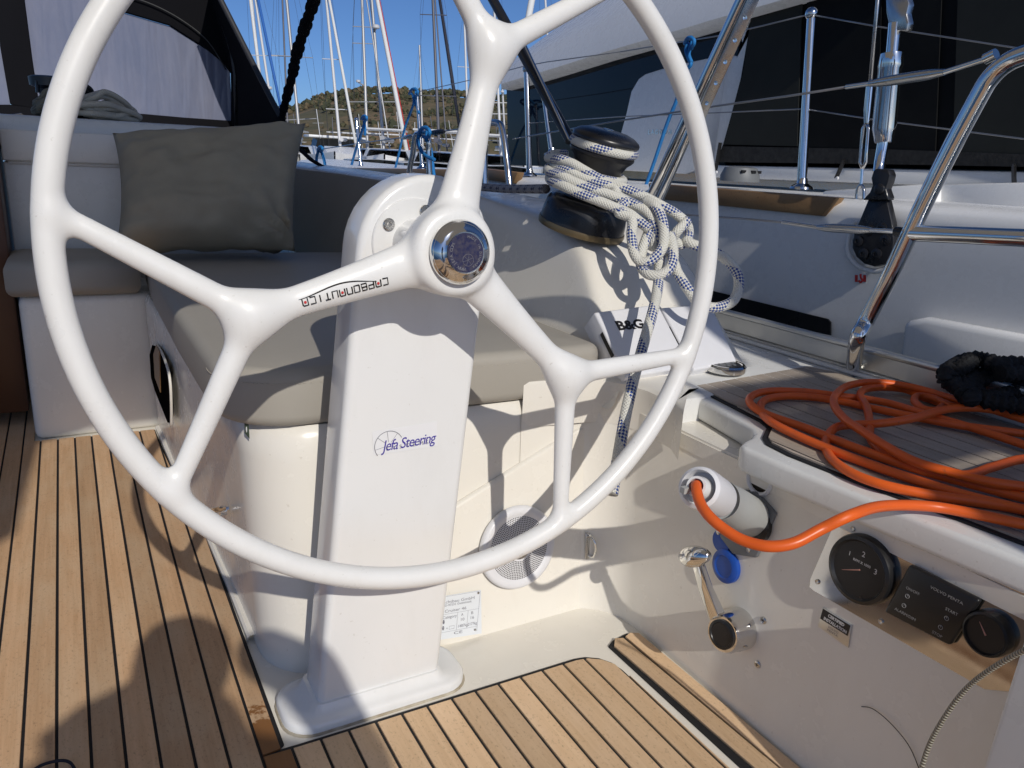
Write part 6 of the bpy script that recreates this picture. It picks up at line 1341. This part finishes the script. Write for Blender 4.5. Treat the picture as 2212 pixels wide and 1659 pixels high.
# ================================================================== OUTSIDE THE VIEW: what throws the shade
# the person taking the picture: body behind the camera, phone held up in front of the face
def skin_person():
    fl = lambda px, py, d: P(px, py, z=0.0) - SUN_D * d
    pdl = lambda px, py, d: P(px, py, pl=PF) - SUN_D * d
    J = {'pelvis': fl(300, 1960, 2.15), 'spine': fl(300, 1800, 2.1), 'chest': fl(330, 1640, 2.05), 'neck': fl(370, 1530, 2.0), 'head': fl(395, 1425, 1.98), 'crown': fl(402, 1385, 1.98),
         'shl': fl(190, 1640, 2.05), 'ell': fl(90, 1790, 2.0), 'hal': fl(230, 1900, 1.9),
         'shr': fl(520, 1690, 2.05), 'elr': pdl(770, 1650, 1.95), 'har': pdl(672, 1455, 1.86), 'fir': fl(545, 1405, 1.86)}
    b0 = J['pelvis']
    J.update({'kl': b0 + Vector((-0.2, 0.3, -0.12)), 'fl': b0 + Vector((-0.2, 0.05, -0.5)), 'kr': b0 + Vector((0.1, 0.3, -0.12)), 'fr': b0 + Vector((0.1, 0.05, -0.5))})
    E = [('pelvis', 'spine'), ('spine', 'chest'), ('chest', 'neck'), ('neck', 'head'), ('head', 'crown'), ('chest', 'shl'), ('shl', 'ell'), ('ell', 'hal'), ('chest', 'shr'), ('shr', 'elr'), ('elr', 'har'), ('har', 'fir'), ('pelvis', 'kl'), ('kl', 'fl'), ('pelvis', 'kr'), ('kr', 'fr')]
    Rd = dict(pelvis=.15, spine=.14, chest=.13, neck=.06, head=.092, crown=.08, shl=.065, ell=.05, hal=.045, shr=.06, elr=.045, har=.05, fir=.045, kl=.075, fl=.05, kr=.075, fr=.05)
    ks_ = list(J); base_ = Vector((J['pelvis'].x, J['pelvis'].y, 0)); J['fl'].z = J['fr'].z = 0.05
    me = bpy.data.meshes.new('person'); me.from_pydata([J[k] - base_ for k in ks_], [(ks_.index(a), ks_.index(c)) for a, c in E], []); me.materials.append(M['shirt'])
    o = bpy.data.objects.new('person', me); COL.objects.link(o); o.location = base_
    sk = o.modifiers.new('skin', 'SKIN'); sk.use_smooth_shade = True
    me.skin_vertices or me.attributes
    for i, k in enumerate(ks_): me.skin_vertices[0].data[i].radius = (Rd[k], Rd[k])
    me.skin_vertices[0].data[0].use_root = True
    s2 = o.modifiers.new('subsurf', 'SUBSURF'); s2.levels = 2; s2.render_levels = 2
    return tag(o, 'person crouching behind the camera with one arm raised, only the shadow shows', 'person')
try: skin_person()
except Exception as ex: print('person', ex)

# stern gear added out of view to shade the helm seat: gangway on end, raft canister, shade motor
gw = thing('shade_gangway', 'folded slatted gangway added out of view to dapple the helm seat', 'shade_gangway', (0.85, -1.0, 0.46))
b = B(); b.box((0.775, -1.03, 0.46), (0.80, -0.99, 1.86)); b.box((1.10, -1.03, 0.46), (1.125, -0.99, 1.86)); b.build('side_rail', M['alu'], gw)
for i in range(13):
    z_ = 0.62 + i * 0.092; b = B(); b.box((0.802, -1.025, z_), (1.098, -0.995, z_ + (0.089, 0.072, 0.06, 0.084, 0.075, 0.089, 0.06, 0.08, 0.089, 0.055, 0.088, 0.07, 0.085)[i % 13])); b.build('slat', M['wood'], gw)
om = thing('shade_outboard', 'shade motor added out of view to shade the helm seat', 'shade motor', (1.22, -1.05, 0.7))
b = B(); b.loft([rrect(1.06, 1.40, -1.25, -0.92, 0.08, z) for z in (1.18, 1.22, 1.55, 1.66)], closed=True); b.build('cowling', M['bmetal'], om)
b = B(); b.box((1.16, -1.12, 0.45), (1.28, -1.0, 1.2)); b.build('leg', M['dgrey'], om)
lr = thing('shade_canister', 'white shade raft canister added out of view to shade the helm seat', 'shade raft', (1.2, -0.95, 0.46))
b = B(); b.loft([rrect(1.02, 1.5, -1.0 - 0.14, -0.8, 0.06, z) for z in (0.9, 0.95, 1.14, 1.18)], closed=True); b.build('canister', M['plastic'], lr)
for x_ in (1.1, 1.4):
    b = B(); b.box((x_, -1.1, 0.46), (x_ + 0.04, -0.84, 0.9)); b.build('cradle', M['steel'], lr)

lb = thing('shade_lifebuoy', 'horseshoe lifebuoy on a post, added out of view for its shade', 'shade_lifebuoy', (1.12, -0.95, 0.46))  # unseen, added to carry the shade higher up
b = B(); b.tube([Vector((1.12 + 0.17 * math.cos(R_(a)), -0.95, 2.08 + 0.2 * math.sin(R_(a)))) for a in range(-60, 241, 15)], 0.06, 12); b.build('float', M['mastw'], lb, sharp=180)
b = B(); b.cyl((1.12, -0.95, 0.46), (1.12, -0.95, 2.2), 0.016, 12); b.build('post', M['steel'], lb)
